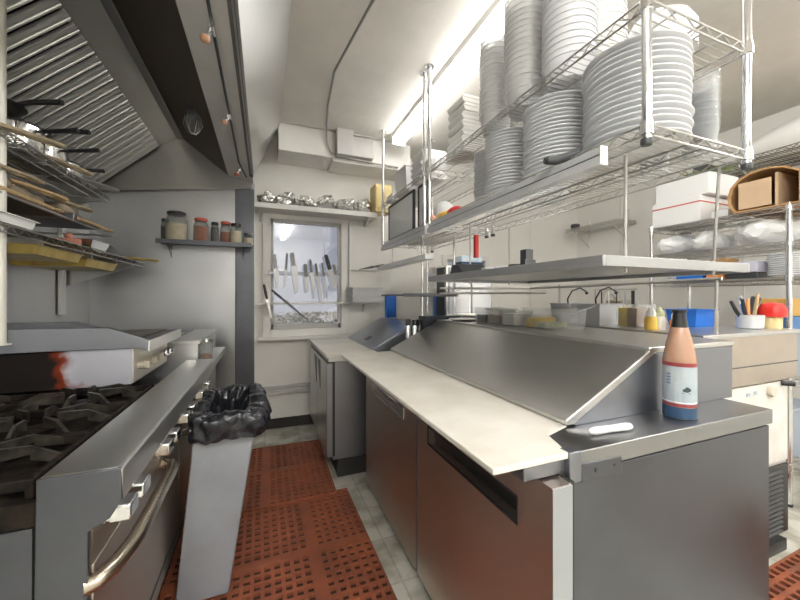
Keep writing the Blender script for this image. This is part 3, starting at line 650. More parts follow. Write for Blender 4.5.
one(M().prism([(2.92,1.6195),(3.24,1.6195),(3.22,1.645),(2.95,1.70)], 'x', -1.25, -1.0), 'dark_wedge_box', DARKG, 'dark wedge shaped box on the far part of the lower wall shelf', 'box', (-1.12,3.05,1.62), bevel=.004)
tongs(-1.0,3.18,1.63,.28,.9,'tongs with orange tips at the far end of the lower wall shelf',STEEL,None,YELTR)
one(M().box(-1.2,-1.0,2.52,2.56,1.6195,1.665).sphere((-1.05,2.54,1.68),.02), 'red_sponge', mat('salmon_sponge',(.70,.30,.22),.8), 'small salmon sponge on the lower wall shelf', 'sponge', (-1.1,2.54,1.62))

# left foreground pipe post
one(M().cyl((-.985,1.86,1.14),(-.985,1.86,2.58),.02,16).lathe([(.035,0),(.035,.006)], (-.985,1.86,1.138), 14), 'support_post', mat('cream_post',(.70,.68,.62),.4,.2), 'pale round support post at the far left edge, standing on the griddle plate', 'post', (-.985,1.86,1.138))

# ================================================================== BIN WITH LINER
bn_ = thing('waste_bin', 'grey slim waste bin standing between the range and the red mats', 'bin', (-.22, 1.95, 0.0175))
BB = (-.355,-.150,1.70,2.05,.0175); BT = (-.285,-.042,1.68,2.18,.775)
mb = M()
def ring4(b, z, g=0): return [(b[0]+g,b[2]+g,z),(b[1]-g,b[2]+g,z),(b[1]-g,b[3]-g,z),(b[0]+g,b[3]-g,z)]
R = [[mb.bm.verts.new(p) for p in ring4(BB,.0175)],[mb.bm.verts.new(p) for p in ring4(BT,.73)],[mb.bm.verts.new(p) for p in ring4(BT,.73,-.012)],[mb.bm.verts.new(p) for p in ring4(BT,.775,-.012)],[mb.bm.verts.new(p) for p in ring4(BT,.775,.004)],[mb.bm.verts.new(p) for p in ring4(BB,.04,.01)]]
for a, b in zip(R, R[1:]):
    for k in range(4): mb.bm.faces.new((a[k], a[(k+1)%4], b[(k+1)%4], b[k]))
mb.bm.faces.new(R[0][::-1]); mb.bm.faces.new(R[-1])
mb.build('bin_body', BINP, bn_, .008)
# liner: folded over the rim, crumpled
mb = M(); n = 150; rings = []
cx, cy = (BT[0]+BT[1])/2, (BT[2]+BT[3])/2; hx, hy = (BT[1]-BT[0])/2, (BT[3]-BT[2])/2
key = [(.020,.695),(.024,.72),(.027,.75),(.026,.78),(.018,.80),(.006,.806),(-.010,.80),(-.018,.775),(-.026,.70),(-.038,.60),(-.06,.50)]
prof = []
for (g0,z0),(g1,z1) in zip(key, key[1:]):
    for q in range(3): prof.append((g0+(g1-g0)*q/3, z0+(z1-z0)*q/3))
def ridge(p, sc, sd): return 1-2*abs(noise.noise(Vector(p)*sc + Vector((sd,sd*2,0))))
for j_, (g, z) in enumerate(prof):
    ring = []
    for k in range(n):
        a = 2*PI*k/n; ca, sa = math.cos(a), math.sin(a); q = 1/((abs(ca)**6+abs(sa)**6)**(1/6))
        px, py = cx+hx*ca*q, cy+hy*sa*q
        rg_ = .6*ridge((px,py,z*.8), 13, 1.3)+.4*ridge((px,py,z*.6), 30, 4.1)
        lump = .03*max(0, math.cos(a+.35))**6*max(0, 1-abs(z-.74)/.07)
        gg = g + (.020*(rg_+.15) + lump if g > .004 else -.022*(rg_+.2))
        zz = z + (.018*ridge((px,py,3), 9, 2)+.010*ridge((px,py,7), 25, 6)) * (1 if z > .68 else 0)
        ring.append(mb.bm.verts.new((max(cx+(hx+gg)*ca*q, -.298), cy+(hy+gg)*sa*q, zz)))
    rings.append(ring)
for i in range(len(rings)-1):
    for k in range(n): mb.bm.faces.new((rings[i][k], rings[i][(k+1)%n], rings[i+1][(k+1)%n], rings[i+1][k]))
ln = mb.build('bin_liner', LINER, bn_, smooth=50)
mb = M(); mb.lathe([(.001,.02),(.07,.02),(.06,.0),(.001,-.01)], (cx,cy+.02,.50), 24).crumple(.012,12,4)
mb.build('crumpled_bag_bottom', LINER, bn_)

# ================================================================== MATS
def mat_mesh(x0, x1, y0, y1, px, py, joints_x=(), joints_y=(), th=.017, seedz=0):
    mb = M(); b = mb.bm; nx = round((x1-x0)/px); ny = round((y1-y0)/py); zt = th; zb = .001
    sx = (x1-x0)/nx; sy = (y1-y0)/ny; g = .19
    V = {}
    def vt(x, y, z):
        k = (round(x,5), round(y,5), round(z,5))
        if k not in V: V[k] = b.verts.new((x,y,z))
        return V[k]
    for i in range(nx):
        for j in range(ny):
            a0, a1, c0, c1 = x0+i*sx, x0+(i+1)*sx, y0+j*sy, y0+(j+1)*sy
            gx, gy = sx*g, sy*g
            solid = (i in joints_x) or (j in joints_y)
            o = [(a0,c0),(a1,c0),(a1,c1),(a0,c1)]
            if solid:
                b.faces.new([vt(p[0],p[1],zt) for p in o]); continue
            h = [(a0+gx,c0+gy),(a1-gx,c0+gy),(a1-gx,c1-gy),(a0+gx,c1-gy)]
            for k in range(4):
                k2 = (k+1)%4
                b.faces.new((vt(*o[k],zt), vt(*o[k2],zt), vt(*h[k2],zt-.0015), vt(*h[k],zt-.0015)))
                b.faces.new((vt(*h[k],zt-.0015), vt(*h[k2],zt-.0015), vt(*h[k2],zb), vt(*h[k],zb)))
    o = [(x0,y0),(x1,y0),(x1,y1),(x0,y1)]
    # outer skirt
    for k in range(4):
        p, q = o[k], o[(k+1)%4]
        n_ = nx if k in (0,2) else ny
        for t in range(n_):
            u0, u1 = t/n_, (t+1)/n_
            P_ = (p[0]+(q[0]-p[0])*u0, p[1]+(q[1]-p[1])*u0); Q_ = (p[0]+(q[0]-p[0])*u1, p[1]+(q[1]-p[1])*u1)
            b.faces.new((vt(*P_,zb), vt(*Q_,zb), vt(*Q_,zt), vt(*P_,zt)))
    return mb
def floor_mat_thing(x0,x1,y0,y1,label,z0=0,jx=(),jy=(),rz=0,loc=None,p=.046):
    mb = mat_mesh(x0,x1,y0,y1,p,p*1.05,jx,jy)
    if z0: bmesh.ops.translate(mb.bm, verts=mb.bm.verts[:], vec=(0,0,z0))
    if rz: mb.rot('Z', rz, ((x0+x1)/2,(y0+y1)/2,0))
    o = one(mb, 'rubber_floor_mat', RUBBER, label, 'floor mat', ((x0+x1)/2,(y0+y1)/2,z0), smooth=20)
    u = M().box(x0+.004,x1-.004,y0+.004,y1-.004,z0+.0012,z0+.003)
    if rz: u.rot('Z', rz, ((x0+x1)/2,(y0+y1)/2,0))
    u.build('shade_and_grime_sheet', mat('shade_and_grime',(.05,.02,.012),.6), o)  # dark sheet: shade inside the mat holes put into colour, with dirt
    return o
floor_mat_thing(-.46,.535,.55,2.34,'perforated terracotta rubber mat nearest the viewer in the aisle',0,(15,),(8,17,26),.012)
floor_mat_thing(-.44,.45,2.30,3.20,'perforated terracotta rubber mat farther down the aisle towards the window',.0175,(9,),(9,),-.01)
floor_mat_thing(2.05,2.95,-.1,.915,'red perforated rubber mat on the floor at the far right edge',0,(),(),.02,p=.05)

# ================================================================== SANDWICH PREP TABLE
TY0, TY1 = .675, 2.45
pt = thing('prep_table', 'long stainless refrigerated prep table with cutting board and sloped lid', 'prep table', (1.2, 1.55, 0))
M().box(.735,1.71,TY0+.012,TY1,.09,.872).build('body', STEELD, pt, .003)
M().prism([(.735,.87),(1.722,.87),(1.722,.918),(1.718,.922),(.755,.922),(.735,.912)], 'y', TY0, TY1).build('top_edge', mat('worn_top_steel',(.38,.385,.39),.36,1,.15,4,rvar=.1), pt, .002)
M().box(.74,1.712,TY0+.006,TY0+.014,.092,.862).build('end_panel', BLUEST, pt, .002)
M().box(.716,.738,TY0+.01,TY0+.03,.092,.87).build('dark_gap_strip', BLACKR, pt, .002)  # black strip stands in for the shaded gap beside the doors
M().box(.75,1.70,TY0+.04,TY1-.03,.05,.09).build('base_rail', DARKG, pt)
for xx in (.80,1.64):
    for yy in (TY0+.10,TY1-.12): M().lathe([(.03,0),(.03,.008),(.016,.012),(.02,.05)], (xx,yy,0), 14).build('leg', DARKG, pt)
# doors with recessed handles
for (a, b, h0, h1, zl, zh, hm) in ((.648,1.448,.775,1.335,.700,.775,BLACK),(1.463,2.31,1.62,2.18,.712,.772,STEEL)):
    d = M().box(.652,.715,a,h0,.06,.862).box(.652,.715,h1,b,.06,.862).box(.652,.715,h0,h1,.06,zl).box(.652,.715,h0,h1,zh,.862).build('door', STEELW, pt)
    M().box(.652,.716,a-.0025,a,.062,.86).build('door_edge', mat('bluish_edge',(.50,.53,.58),.35,.9), d)
    M().prism([(.690,zl),(.714,zl),(.714,zh),(.672,zh)], 'y', h0, h1).build('handle_recess', BLACK if hm is BLACK else STEEL, d)  # same recess coloured twice: near one shaded black, far one lit steel
    M().box(.650,.658,h0-.004,h1+.004,zh-.004,zh+.004).box(.650,.656,h0-.004,h1+.004,zl-.004,zl+.002).box(.650,.656,h0-.006,h0,zl,zh).box(.650,.656,h1,h1+.006,zl,zh).build('handle_trim', BLACK if hm is BLACK else CHROME, d, .001)
    M().box(.715,.735,a+.01,b-.01,.08,.86).build('gasket', BLACKR, d)
M().prism([(.50,TY0),(.735,TY0),(.775,TY0+.11),(.885,TY0+.145),(.885,TY1-.02),(.50,TY1-.02)], 'z', .909, .9255).build('cutting_board', BOARD, pt, .003)
M().box(.60,.735,TY0+.012,TY1-.03,.868,.909).build('board_bracket', STEELD, pt, .002)
M().box(.733,.775,TY0-.006,TY0+.03,.845,.9265).build('hinge_block', STEELD, pt, .003)
M().prism([(.778,.84),(.93,.84),(.93,.885),(.778,.89)], 'y', TY0-.003, TY0+.006).build('latch_plate', BLUEST, pt, .002)
M().cyl((.83,TY0-.006,.864),(.83,TY0,.864),.006,8).build('screw', DARKG, pt); M().cyl((.90,TY0-.006,.866),(.90,TY0,.866),.004,8).build('screw', DARKG, pt)
# raised rear housing and sloped lid
LY0, LY1 = .825, 2.42
M().prism([(.915,.9225),(1.77,.9225),(1.77,1.132),(1.29,1.132),(.905,.930)], 'y', LY0-.011, LY1).build('rear_housing', STEELD, pt, .002)
M().prism([(.872,.945),(.876,.928),(.905,.928),(1.295,1.131),(1.275,1.146)], 'y', LY0-.014, LY1+.01).build('sloped_lid', LIDS, pt, .004)
M().prism([(1.262,1.132),(1.78,1.132),(1.78,1.152),(1.262,1.152)], 'y', LY0-.014, LY1+.01).build('housing_cover', LIDS, pt, .004)
M().cyl((1.5,LY0-.012,1.11),(1.5,LY0,1.11),.006,8).cyl((1.05,LY0-.004,.975),(1.05,LY0,.975),.004,8).build('rivet', DARKG, pt)
# bottle
bx, by, bz = 1.322, .752, .9225
bt = thing('sauce_bottle', 'peach coloured sauce bottle with black cap and pale label on the prep table corner', 'bottle', (bx,by,bz))
r = .0465; HS = .955
M().lathe([(r*.92,0),(r,.008),(r,.19),(r*.97,.205),(r*.80,.250),(r*.56,.298),(r*.40,.316),(r*.36,.320)], (bx,by,bz), 32).build('bottle_body', SAUCE, bt)
M().lathe([(r*.52,.298),(r*.50,.308),(r*.42,.334),(r*.40,.355),(r*.48,.357),(r*.48,.364),(r*.3,.365)], (bx,by,bz), 24).build('cap', BLACK, bt)
M().lathe([(r+.0006,.052),(r+.0006,.175)], (bx,by,bz), 40).build('label_band', LABELM, bt)
M().lathe([(r+.0008,.0025),(r+.0012,.010),(r+.0008,.040)], (bx,by,bz), 40).build('lower_band', NAVY, bt)
M().lathe([(r+.0009,.042),(r+.0009,.052)], (bx,by,bz), 40).build('red_band', MAROON, bt)
M().lathe([(r+.0009,.175),(r+.0009,.188)], (bx,by,bz), 40).build('red_band', MAROON, bt)
M().lathe([(r+.0009,.0545),(r+.0009,.058)], (bx,by,bz), 40).build('white_band', WHITE, bt)
def curved(poly, name, m):      # decal wrapped on the bottle: poly in (angle offset m, z)
    mb = M(); a0 = math.atan2(-by, -bx)+.18
    vs_ = []
    for s, z in poly:
        a = a0 + s/r; vs_.append(mb.bm.verts.new((bx+(r+.0016)*math.cos(a), by+(r+.0016)*math.sin(a), bz+z)))
    mb.bm.faces.new(vs_); return mb.build(name, m, bt)
curved([(.002,.094),(.014,.092),(.024,.098),(.022,.104),(.016,.109),(.010,.110),(.005,.104),(-.001,.101)], 'emblem', INK)
curved([(-.002,.088),(.022,.087),(.022,.089),(-.002,.090)], 'emblem_line', INK)
for z in (.125,.132,.14): curved([(-.004,z),(.020,z),(.020,z+.003),(-.004,z+.003)], 'label_line', mat('pale_print',(.42,.50,.52),.5))
for z in (.115,.125,.135,.145): curved([(-.045,z),(-.032,z),(-.032,z+.006),(-.045,z+.006)], 'label_line', mat('blue_print',(.16,.22,.36),.5))
# white handle lying on the steel top
wp = Vector((.89,.742,.9345))
wh = thing('plastic_roll', 'short white plastic cylinder lying in front of the sloped lid', 'roll', tuple(wp))
pts = [wp+Vector((t*1.1,-.10*t,0)) for t in (-.0,.004,.02,.075,.125,.14,.144)]
M().tube([tuple(p) for p in pts], [.004,.009,.0118,.0105,.0118,.009,.004], 14).build('grip', WHITE, wh)
M().tube([tuple(wp+Vector((-.004,0,0))), tuple(wp+Vector((0,0,0)))], .005, 10).build('end_cap', WHITE, wh)

# things on the housing cover
ZT = 1.1525
def tub(x0,x1,y0,y1,h,label,fills=(),m=CLEAR,name='food_container',grp='clear containers on the prep table housing',z=ZT,lidm=None):
    t = thing(name, label, 'container', ((x0+x1)/2,(y0+y1)/2,z), grp)
    M().pan(x0,x1,y0,y1,z+.0005,z+h,.0025,.006,.008).build('tub_body', m, t, 0, None, 30)
    for (f, hh, fm) in fills:
        mb = M(); a, b = f; xx0, xx1 = x0+.01, x1-.01; yy0, yy1 = y0+.012+(y1-y0-.024)*a, y0+.012+(y1-y0-.024)*b
        mb.box(xx0,xx1,yy0,yy1,z+.006,z+hh); mb.crumple(.004, 40, a*7+hh, 3).build('contents', fm, t, 0, None, 60)
    if lidm: M().box(x0-.009,x1+.009,y0-.009,y1+.009,z+h,z+h+.008).build('lid', lidm, t, .003)
    return t
tub(1.38,1.52,1.95,2.08,.105,'clear tub of dark olives at the far end of the prep table housing',(((0,1),.055,SPICE3),))
tub(1.38,1.52,1.81,1.935,.095,'clear tub of brown food, next after the dark olives',(((0,1),.06,BROWNF),),lidm=CLOUD)
tub(1.38,1.53,1.67,1.795,.095,'clear tub of pale shredded food in the middle of the container row',(((0,1),.075,mat('pale_shreds',(.75,.72,.62),.6,0,.3,60)),))
tub(1.42,1.60,1.35,1.64,.115,'long clear tub holding mustard and greens at the near end of the row',(((.72,.97),.06,MUST),((.42,.68),.035,LETT)))
pn = thing('round_plate', 'shallow pale dish on the far corner of the prep table housing', 'dish', (1.40,2.24,ZT))
M().lathe([(.06,0),(.12,.012),(.122,.016),(.06,.005)], (1.40,2.24,ZT), 24).build('dish', GALV, pn)
def spoon_of(x,y,z,label):
    t = thing('serving_spoon', label, 'spoon', (x,y,z))
    M().tube([(x,y,z),(x+.05,y-.10,z+.05)], .004, 8).build('handle', CHROME, t); M().sphere((x,y,z),.018,(1,1.4,.4)).build('bowl', CHROME, t)
spoon_of(1.55,1.40,ZT+.085,'steel spoon handle sticking out of the long clear tub')

# ================================================================== FAR PREP COOLER
fc = thing('under_counter_cooler', 'second stainless prep cooler with triangular door grips below the window', 'cooler', (.9, 3.0, 0))
FY0, FY1 = 2.52, 3.48
M().box(.46,1.40,FY0,FY1,.14,.86).build('body', STEELD, fc, .003)
M().box(.425,1.42,FY0-.02,FY1+.04,.86,.895).build('top', STEEL, fc, .003)
M().box(.41,.80,FY0-.025,FY1+.06,.895,.911).build('cutting_board', BOARD, fc, .003)
for (a,b,s) in ((FY0,2.99,1),(3.0,FY1,-1)):
    d = M().box(.415,.452,a+.004,b-.004,.17,.85).build('door', STEEL, fc, .003)
    M().box(.452,.460,a+.01,b-.01,.18,.84).build('gasket', BLACKR, d)
    if s == 1: M().prism([(b-.03,.82),(b-.17,.82),(b-.17,.60)], 'x', .411, .4155).build('door_grip', BLACK, d)
    else: M().prism([(a+.17,.82),(a+.03,.82),(a+.03,.60)], 'x', .411, .4155).build('door_grip', BLACK, d)
M().box(.413,.456,FY0-.012,FY0+.004,.17,.85).build('door_edge_strip', STEELD, fc, .002)
M().box(.456,.475,FY0-.006,FY0+.004,.17,.86).build('dark_edge_strip', BLACKR, fc)
M().box(.50,1.38,FY0+.02,FY1-.02,.0,.14).build('base_plinth', BLACKR, fc)
M().prism([(.80,.897),(1.36,.897),(1.36,1.10),(1.16,1.10)], 'y', 2.62, FY1).build('lid_housing', STEELD, fc, .003)
M().prism([(.785,.915),(.80,.905),(1.165,1.09),(1.165,1.112),(1.145,1.112)], 'y', 2.61, FY1+.01).build('sloped_lid', mat('bluish_lid',(.45,.48,.56),.28,1,.1,4), fc, .003)
M().box(.84,.90,2.95,3.05,.955,.962).rot('Y', -.46, (.87,3,.955)).build('lid_mark', DARKG, fc)
# dark pan bank at the join of both tables
dk = thing('pan_rack', 'dark metal pan bank with chrome cylinders between the two prep tables', 'rack', (1.3, 2.55, .912))
M().box(1.18,1.50,2.462,2.60,.923,1.175).build('rack_body', mat('dark_navy_metal',(.06,.07,.085),.3,.5), dk, .006)
for i,(xx,yy) in enumerate(((1.045,2.50),(1.075,2.57),(1.10,2.49),(1.145,2.50))):
    c = M().lathe([(.018,0),(.020,.01),(.020,.22),(.017,.225)], (xx,yy,.917), 14).build('cylinder', CHROME if i < 3 else DARKG, dk)
    M().lathe([(.0205,.03),(.0205,.07)], (xx,yy,.917), 14).build('lower_ring', BLACK, c)
    M().lathe([(.0205,.19),(.022,.20),(.021,.235),(.001,.237)], (xx,yy,.917), 14).build('dark_cap', BLACK, c)
M().box(1.01,1.18,2.462,2.60,.9115,.917).build('base_plate', DARKG, dk)
# blue box and small things on the far wall end
one(M().box(1.18,1.29,3.40,3.46,1.1125,1.36).box(1.20,1.27,3.385,3.40,1.16,1.33), 'blue_carton', BLUE, 'bright blue carton standing at the far end of the far prep cooler', 'carton', (1.235,3.43,1.1125), bevel=.004)

# ================================================================== HANGING WIRE SHELVES
hs = thing('hanging_wire_shelf', 'double chrome wire shelf hung from the ceiling over the prep table, full of plates', 'shelf', (1.37, 1.45, 1.79))
X0, X1 = 1.075, 1.61
deck(hs, X0, X1, .70, 2.18, 1.855); deck(hs, X0, X1, .70, 2.18, 2.235)
for xx in (X0,X1):
    for yy in (.70,2.18): post(hs, xx, yy, 1.795, ZC, collars=(1.84,2.22))
hs2 = thing('hanging_wire_shelf', 'second chrome wire shelf hung nearer the window, with white containers on top', 'shelf', (1.37, 2.75, 1.79))
deck(hs2, X0, X1, 2.26, 3.20, 1.855); deck(hs2, X0, X1, 2.26, 3.20, 2.235)
for xx in (X0,X1):
    for yy in (2.26,3.20): post(hs2, xx, yy, 1.795, ZC, collars=(1.84,2.22))
ZP = 1.8575
def rail(y0,y1,label):
    t = thing('ticket_rail', label, 'rail', (1.05,(y0+y1)/2,1.78))
    M().prism([(1.028,1.768),(1.062,1.768),(1.062,1.830),(1.036,1.830),(1.036,1.806),(1.044,1.806),(1.044,1.798),(1.028,1.798)], 'y', y0, y1).build('channel', GALV, t, .001)
    M().box(1.040,1.0445,y0+.002,y1-.002,1.798,1.806).build('groove', DARKG, t)
    M().box(1.028,1.062,y0-.004,y0,1.768,1.830).build('end_cap', WHITE, t, .001); M().box(1.028,1.062,y1,y1+.004,1.768,1.830).build('end_cap', WHITE, t, .001)
rail(.82,2.12,'long grey ticket rail along the front of the plate shelf'); rail(2.16,3.12,'farther grey ticket rail along the shelf nearest the window')
dv_ = thing('dark_canister', 'short dark cylinder lying across the grey ticket rail before the plates', 'canister', (1.06,1.00,1.842))
M().tube([(1.00,1.02,1.850),(1.03,1.01,1.850),(1.11,.975,1.878)], [.016,.018,.018], 12).build('barrel', DARKG, dv_); M().tube([(.992,1.023,1.849),(1.002,1.019,1.850)], .013, 12).build('end_cap', BLACK, dv_)

# plates
def plate_mesh(R):
    return [(R*.55,0),(R*.62,.003),(R*.95,.014),(R*.995,.017),(R,.020),(R*.985,.022),(R*.60,.008),(.001,.006)]
def plate_stack(x, y, z, R, n, label, group, dz=.0115, m=CERAM, name='dinner_plate', sq=None):
    rnd = random.Random(n*7+int(x*100))
    p = one(M().lathe(plate_mesh(R), (x,y,z), 40, sq), name, m, label, 'plate', (x,y,z), group)
    for i in range(1, n):
        c = p.copy(); C.objects.link(c); c.location = (x+rnd.uniform(-.004,.004), y+rnd.uniform(-.004,.004), z+i*dz); c.rotation_euler = (0,0,rnd.random()*6)
    return p
ZP = 1.8575
plate_stack(1.275,.875,ZP,.168,16,'white dinner plate in the largest stack, behind the front shelf post','largest plate stack',.021)
plate_stack(1.235,1.20,ZP,.145,19,'white plate in the middle sized stack behind the dark cylinder','middle plate stack',.017)
plate_stack(1.225,1.50,ZP,.135,19,'white plate in the third stack from the viewer on the hanging shelf','third plate stack',.0165)
plate_stack(1.30,1.757,ZP,.115,21,'small white plate in the stack beside the snack packets','small plate stack',.016)
plate_stack(1.48,1.50,ZP,.10,12,'white plate in a low rear stack on the hanging shelf','rear plate stack',.013)
def deli(x,y,z,r,h,n,label,group,m=CLOUD):
    p = None
    for i in range(n):
        if p is None:
            p = one(M().lathe([(.001,0),(r*.8,0),(r,h-.008),(r+.005,h-.008),(r+.005,h),(r-.001,h),(r*.8-.0025,.003),(.001,.003)], (x,y,z), 24), 'plastic_container', m, label, 'container', (x,y,z), group)
        else:
            c = p.copy(); C.objects.link(c); c.location = (x,y,z+i*.028)
deli(1.56,.82,ZP,.06,.12,8,'clear plastic container in the stack beside the largest plates','clear containers beside the plates',CLEAR)
deli(1.57,.99,ZP,.06,.12,7,'clear plastic container in the rear stack near the back shelf post','clear containers near the back post',CLEAR)
# upper shelf: stacks of foam and paper goods
ZU = 2.2375
def boxstack(x,y,z,dx,dy,dz,n,label,group,m=FOAM,name='takeout_box'):
    rnd = random.Random(int(x*77+y*31)); p = None
    for i in range(n):
        if p is None:
            mb = M().prism([(x-dx*.44,z),(x+dx*.44,z),(x+dx/2,z+dz*.55),(x-dx/2,z+dz*.55)], 'y', y-dy*.47, y+dy*.47)
            mb.prism([(x-dx/2,z+dz*.55),(x+dx/2,z+dz*.55),(x+dx*.42,z+dz*.96),(x-dx*.42,z+dz*.96)], 'y', y-dy*.48, y+dy*.48)
            p = one(mb, name, m, label, 'box', (x,y,z), group, bevel=.004)
        else:
            c = p.copy(); C.objects.link(c); c.location = (x+rnd.uniform(-.006,.006), y+rnd.uniform(-.006,.006), z+i*dz); c.rotation_euler = (0,0,rnd.uniform(-.04,.04))
boxstack(1.23,1.93,ZU,.20,.20,.05,7,'white foam takeout box in the stack next to the ceiling posts','foam boxes by the ceiling posts')
deli(1.20,1.60,ZU,.085,.10,16,'translucent container in the tall nested stack left of the paper bowls','tall nested containers on the top shelf',CLOUD)
deli(1.40,1.62,ZU,.085,.10,13,'translucent container in the rear nested stack on the top shelf','rear nested containers on the top shelf',FOAM)
deli(1.20,1.36,ZU,.10,.09,18,'white bowl in the tall nested stack at the middle of the top shelf','nested bowls on the top shelf',CLOUD)
deli(1.22,1.12,ZU,.105,.09,18,'white bowl in the nested stack nearest the viewer on the top shelf','near nested bowls on the top shelf',CERAM)
deli(1.45,1.15,ZU,.10,.09,12,'white bowl in the rear near stack on the top shelf','rear near bowls on the top shelf',FOAM)
one(M().lathe([(.001,0),(.11,.01),(.125,.10),(.09,.16),(.04,.19),(.001,.19)], (1.43,.88,ZU), 28).crumple(.02,9,3), 'plastic_bag', MILKY, 'cloudy plastic bag at the near end of the top shelf', 'bag', (1.46,.87,ZU))
# snack packets on the lower deck far end
def packet(x,y,z,sx,sy,sz,m,label,grp,seed):
    mb = M(); bmesh.ops.create_icosphere(mb.bm, subdivisions=3, radius=1, matrix=Matrix.Translation((x,y,z+sz)) @ Matrix.Diagonal((sx,sy,sz,1)))
    mb.crumple(.012, 22, seed)
    for v in mb.bm.verts: v.co.z = max(v.co.z, z)
    one(mb, 'snack_packet', m, label, 'packet', (x,y,z), grp, smooth=25)
packet(1.17,1.98,ZP,.05,.07,.035,RED,'red packet lying beside the small plate stack','',1)
packet(1.15,2.10,ZP,.05,.06,.03,YEL,'yellow packet at the far end of the plate shelf','',2)
packet(1.27,2.06,ZP,.07,.07,.05,mat('pale_yellow_bag',(.72,.66,.42),.4),'pale yellow bag behind the red and yellow packets','',3)
packet(1.16,2.34,ZP,.05,.06,.045,mat('salmon_packet',(.72,.35,.28),.4),'salmon pink packet at the near end of the shelf nearest the window','',4)
packet(1.30,2.38,ZP,.09,.08,.11,MILKY,'cloudy white bag draped near the doubled ceiling posts','',5)
packet(1.12,2.22,2.2375,.06,.05,.05,MILKY,'small cloudy bag tied where the two hanging shelves meet','',6)
# top of second shelf: white tubs
boxstack(1.21,2.47,ZU,.22,.22,.045,5,'white tub lid box in the stack right behind the doubled posts','white boxes behind the posts',WHITE)
tb = thing('white_tub', 'tall white tub on top of the shelf nearest the window', 'tub', (1.22,2.80,ZU))
M().pan(1.10,1.36,2.68,2.96,ZU+.001,ZU+.20,.004,.02,.012).build('tub_body', WHITE, tb, 0, None, 30)
M().box(1.10,1.36,2.68,2.96,ZU+.195,ZU+.199).build('contents', PAPER, tb)
one(M().box(1.09,1.40,3.0,3.17,ZU,ZU+.03).box(1.10,1.38,3.01,3.16,ZU+.03,ZU+.06), 'paper_stack', PAPER, 'stack of white paper at the window end of the top shelf', 'paper', (1.24,3.08,ZU))
# framed panes standing on the second shelf
def framed(y0,y1,x,label):
    t = thing('framed_screen', label, 'screen', (x,(y0+y1)/2,ZP))
    M().box(x,x+.02,y0,y0+.022,ZP,2.19).box(x,x+.02,y1-.018,y1,ZP,2.19).box(x,x+.02,y0,y1,ZP,ZP+.02).box(x,x+.02,y0,y1,2.172,2.19).build('frame', BLACK, t, .002)
    M().box(x+.006,x+.012,y0+.02,y1-.016,ZP+.018,2.174).build('pane', mat('pale_screen',(.70,.72,.72),.10,0), t)
framed(2.52,3.12,1.10,'black framed pale screen nearer the window on the hanging shelf')
framed(2.29,2.46,1.11,'narrow black framed screen nearer the doubled posts on the hanging shelf')

# pass shelf hung below the wire shelf
ps = thing('pass_shelf', 'flat steel shelf hung on thin rods beneath the plate shelf', 'shelf', (1.4,1.4,1.43))
M().box(1.02,1.83,.805,2.05,1.448,1.454).build('shelf_plate', STEEL, ps)
M().box(1.005,1.02,.79,2.06,1.430,1.466).build('front_lip', PASSL, ps, .002); M().box(1.825,1.84,.79,2.06,1.430,1.466).build('back_lip', PASSL, ps, .002)
M().box(1.02,1.825,.79,.805,1.430,1.466).build('end_lip', PASSL, ps, .002); M().box(1.02,1.825,2.05,2.06,1.430,1.466).build('end_lip', PASSL, ps, .002)
for (xx,yy) in ((1.165,.83),(1.60,.775),(1.28,1.98),(1.60,1.98)):
    M().cyl((xx+(.05 if yy<.8 else 0),yy+(.045 if yy<.8 else 0),1.415),(xx,yy,1.822),.0055,8).build('hanging_rod', WIRE, ps)
pr = thing('pass_rail', 'thin double steel rail behind and below the pass shelf', 'rail', (1.9,1.6,1.38))
M().tube([(1.98,.95,1.415),(1.98,1.85,1.402),(1.98,2.2,1.40),(1.3,2.45,1.40)], .009, 8).build('upper_rail', WIRE, pr); M().tube([(1.95,2.0,1.36),(1.3,2.45,1.36)], .008, 8).build('lower_rail', WIRE, pr)
for yy in (.97,1.9): M().cyl((1.98,yy,1.158),(1.98,yy,1.42),.007,8).build('rail_post', WIRE, pr)
# items on the pass shelf
one(M().prism([(1.73,1.4545),(1.92,1.4545),(1.88,1.53),(1.80,1.53)], 'x', 1.08, 1.26), 'slotted_scoop', DARKG, 'dark wedge shaped scoop on the far end of the pass shelf', 'scoop', (1.17,1.82,1.4545), bevel=.005)
for i in range(3):
    one(M().lathe([(.03,0),(.035,.03),(.032,.032),(.027,.004)], (1.12,1.56-.11*i,1.4545), 16), 'sauce_cup', [GALV,WHITE,DARKG][i], ['grey sauce cup nearest the dark scoop','white sauce cup in the middle of the pass shelf','dark sauce cup nearest the upright clip'][i]+' on the pass shelf', 'cup', (1.12,1.56-.11*i,1.4545), 'small cups on the pass shelf')
one(M().box(1.06,1.10,1.20,1.24,1.4545,1.54).box(1.05,1.11,1.195,1.202,1.465,1.495), 'order_clip', DARKG, 'dark upright clip standing in the middle of the pass shelf', 'clip', (1.08,1.22,1.4545), bevel=.003)

# far shelf brackets below the second shelf
ss = thing('slanted_rail', 'slim white cantilever shelf below the hanging shelf nearest the window', 'shelf', (1.12,2.9,1.60))
M().prism([(1.06,1.60),(1.13,1.60),(1.13,1.64),(1.06,1.64)], 'y', 2.22, 3.35).build('shelf_plate', WHITE, ss, .004)
for yy in (3.0,2.42): M().cyl((1.10,yy,1.63),(1.10,yy,1.80),.006,8).build('hanging_rod', WIRE, ss)
st = thing('low_shelf', 'thin dark steel shelf above the dark pan bank', 'shelf', (1.25,2.7,1.30))
M().box(.99,1.47,2.46,3.0,1.338,1.352).box(.99,1.47,2.45,2.46,1.332,1.36).build('shelf_plate', DARKG, st, .002)
for (xx,yy) in ((1.45,2.48),(1.45,2.98),(1.17,2.50)): M().cyl((xx,yy,1.18),(xx,yy,1.822),.010,10).build('post', CHROME, st)
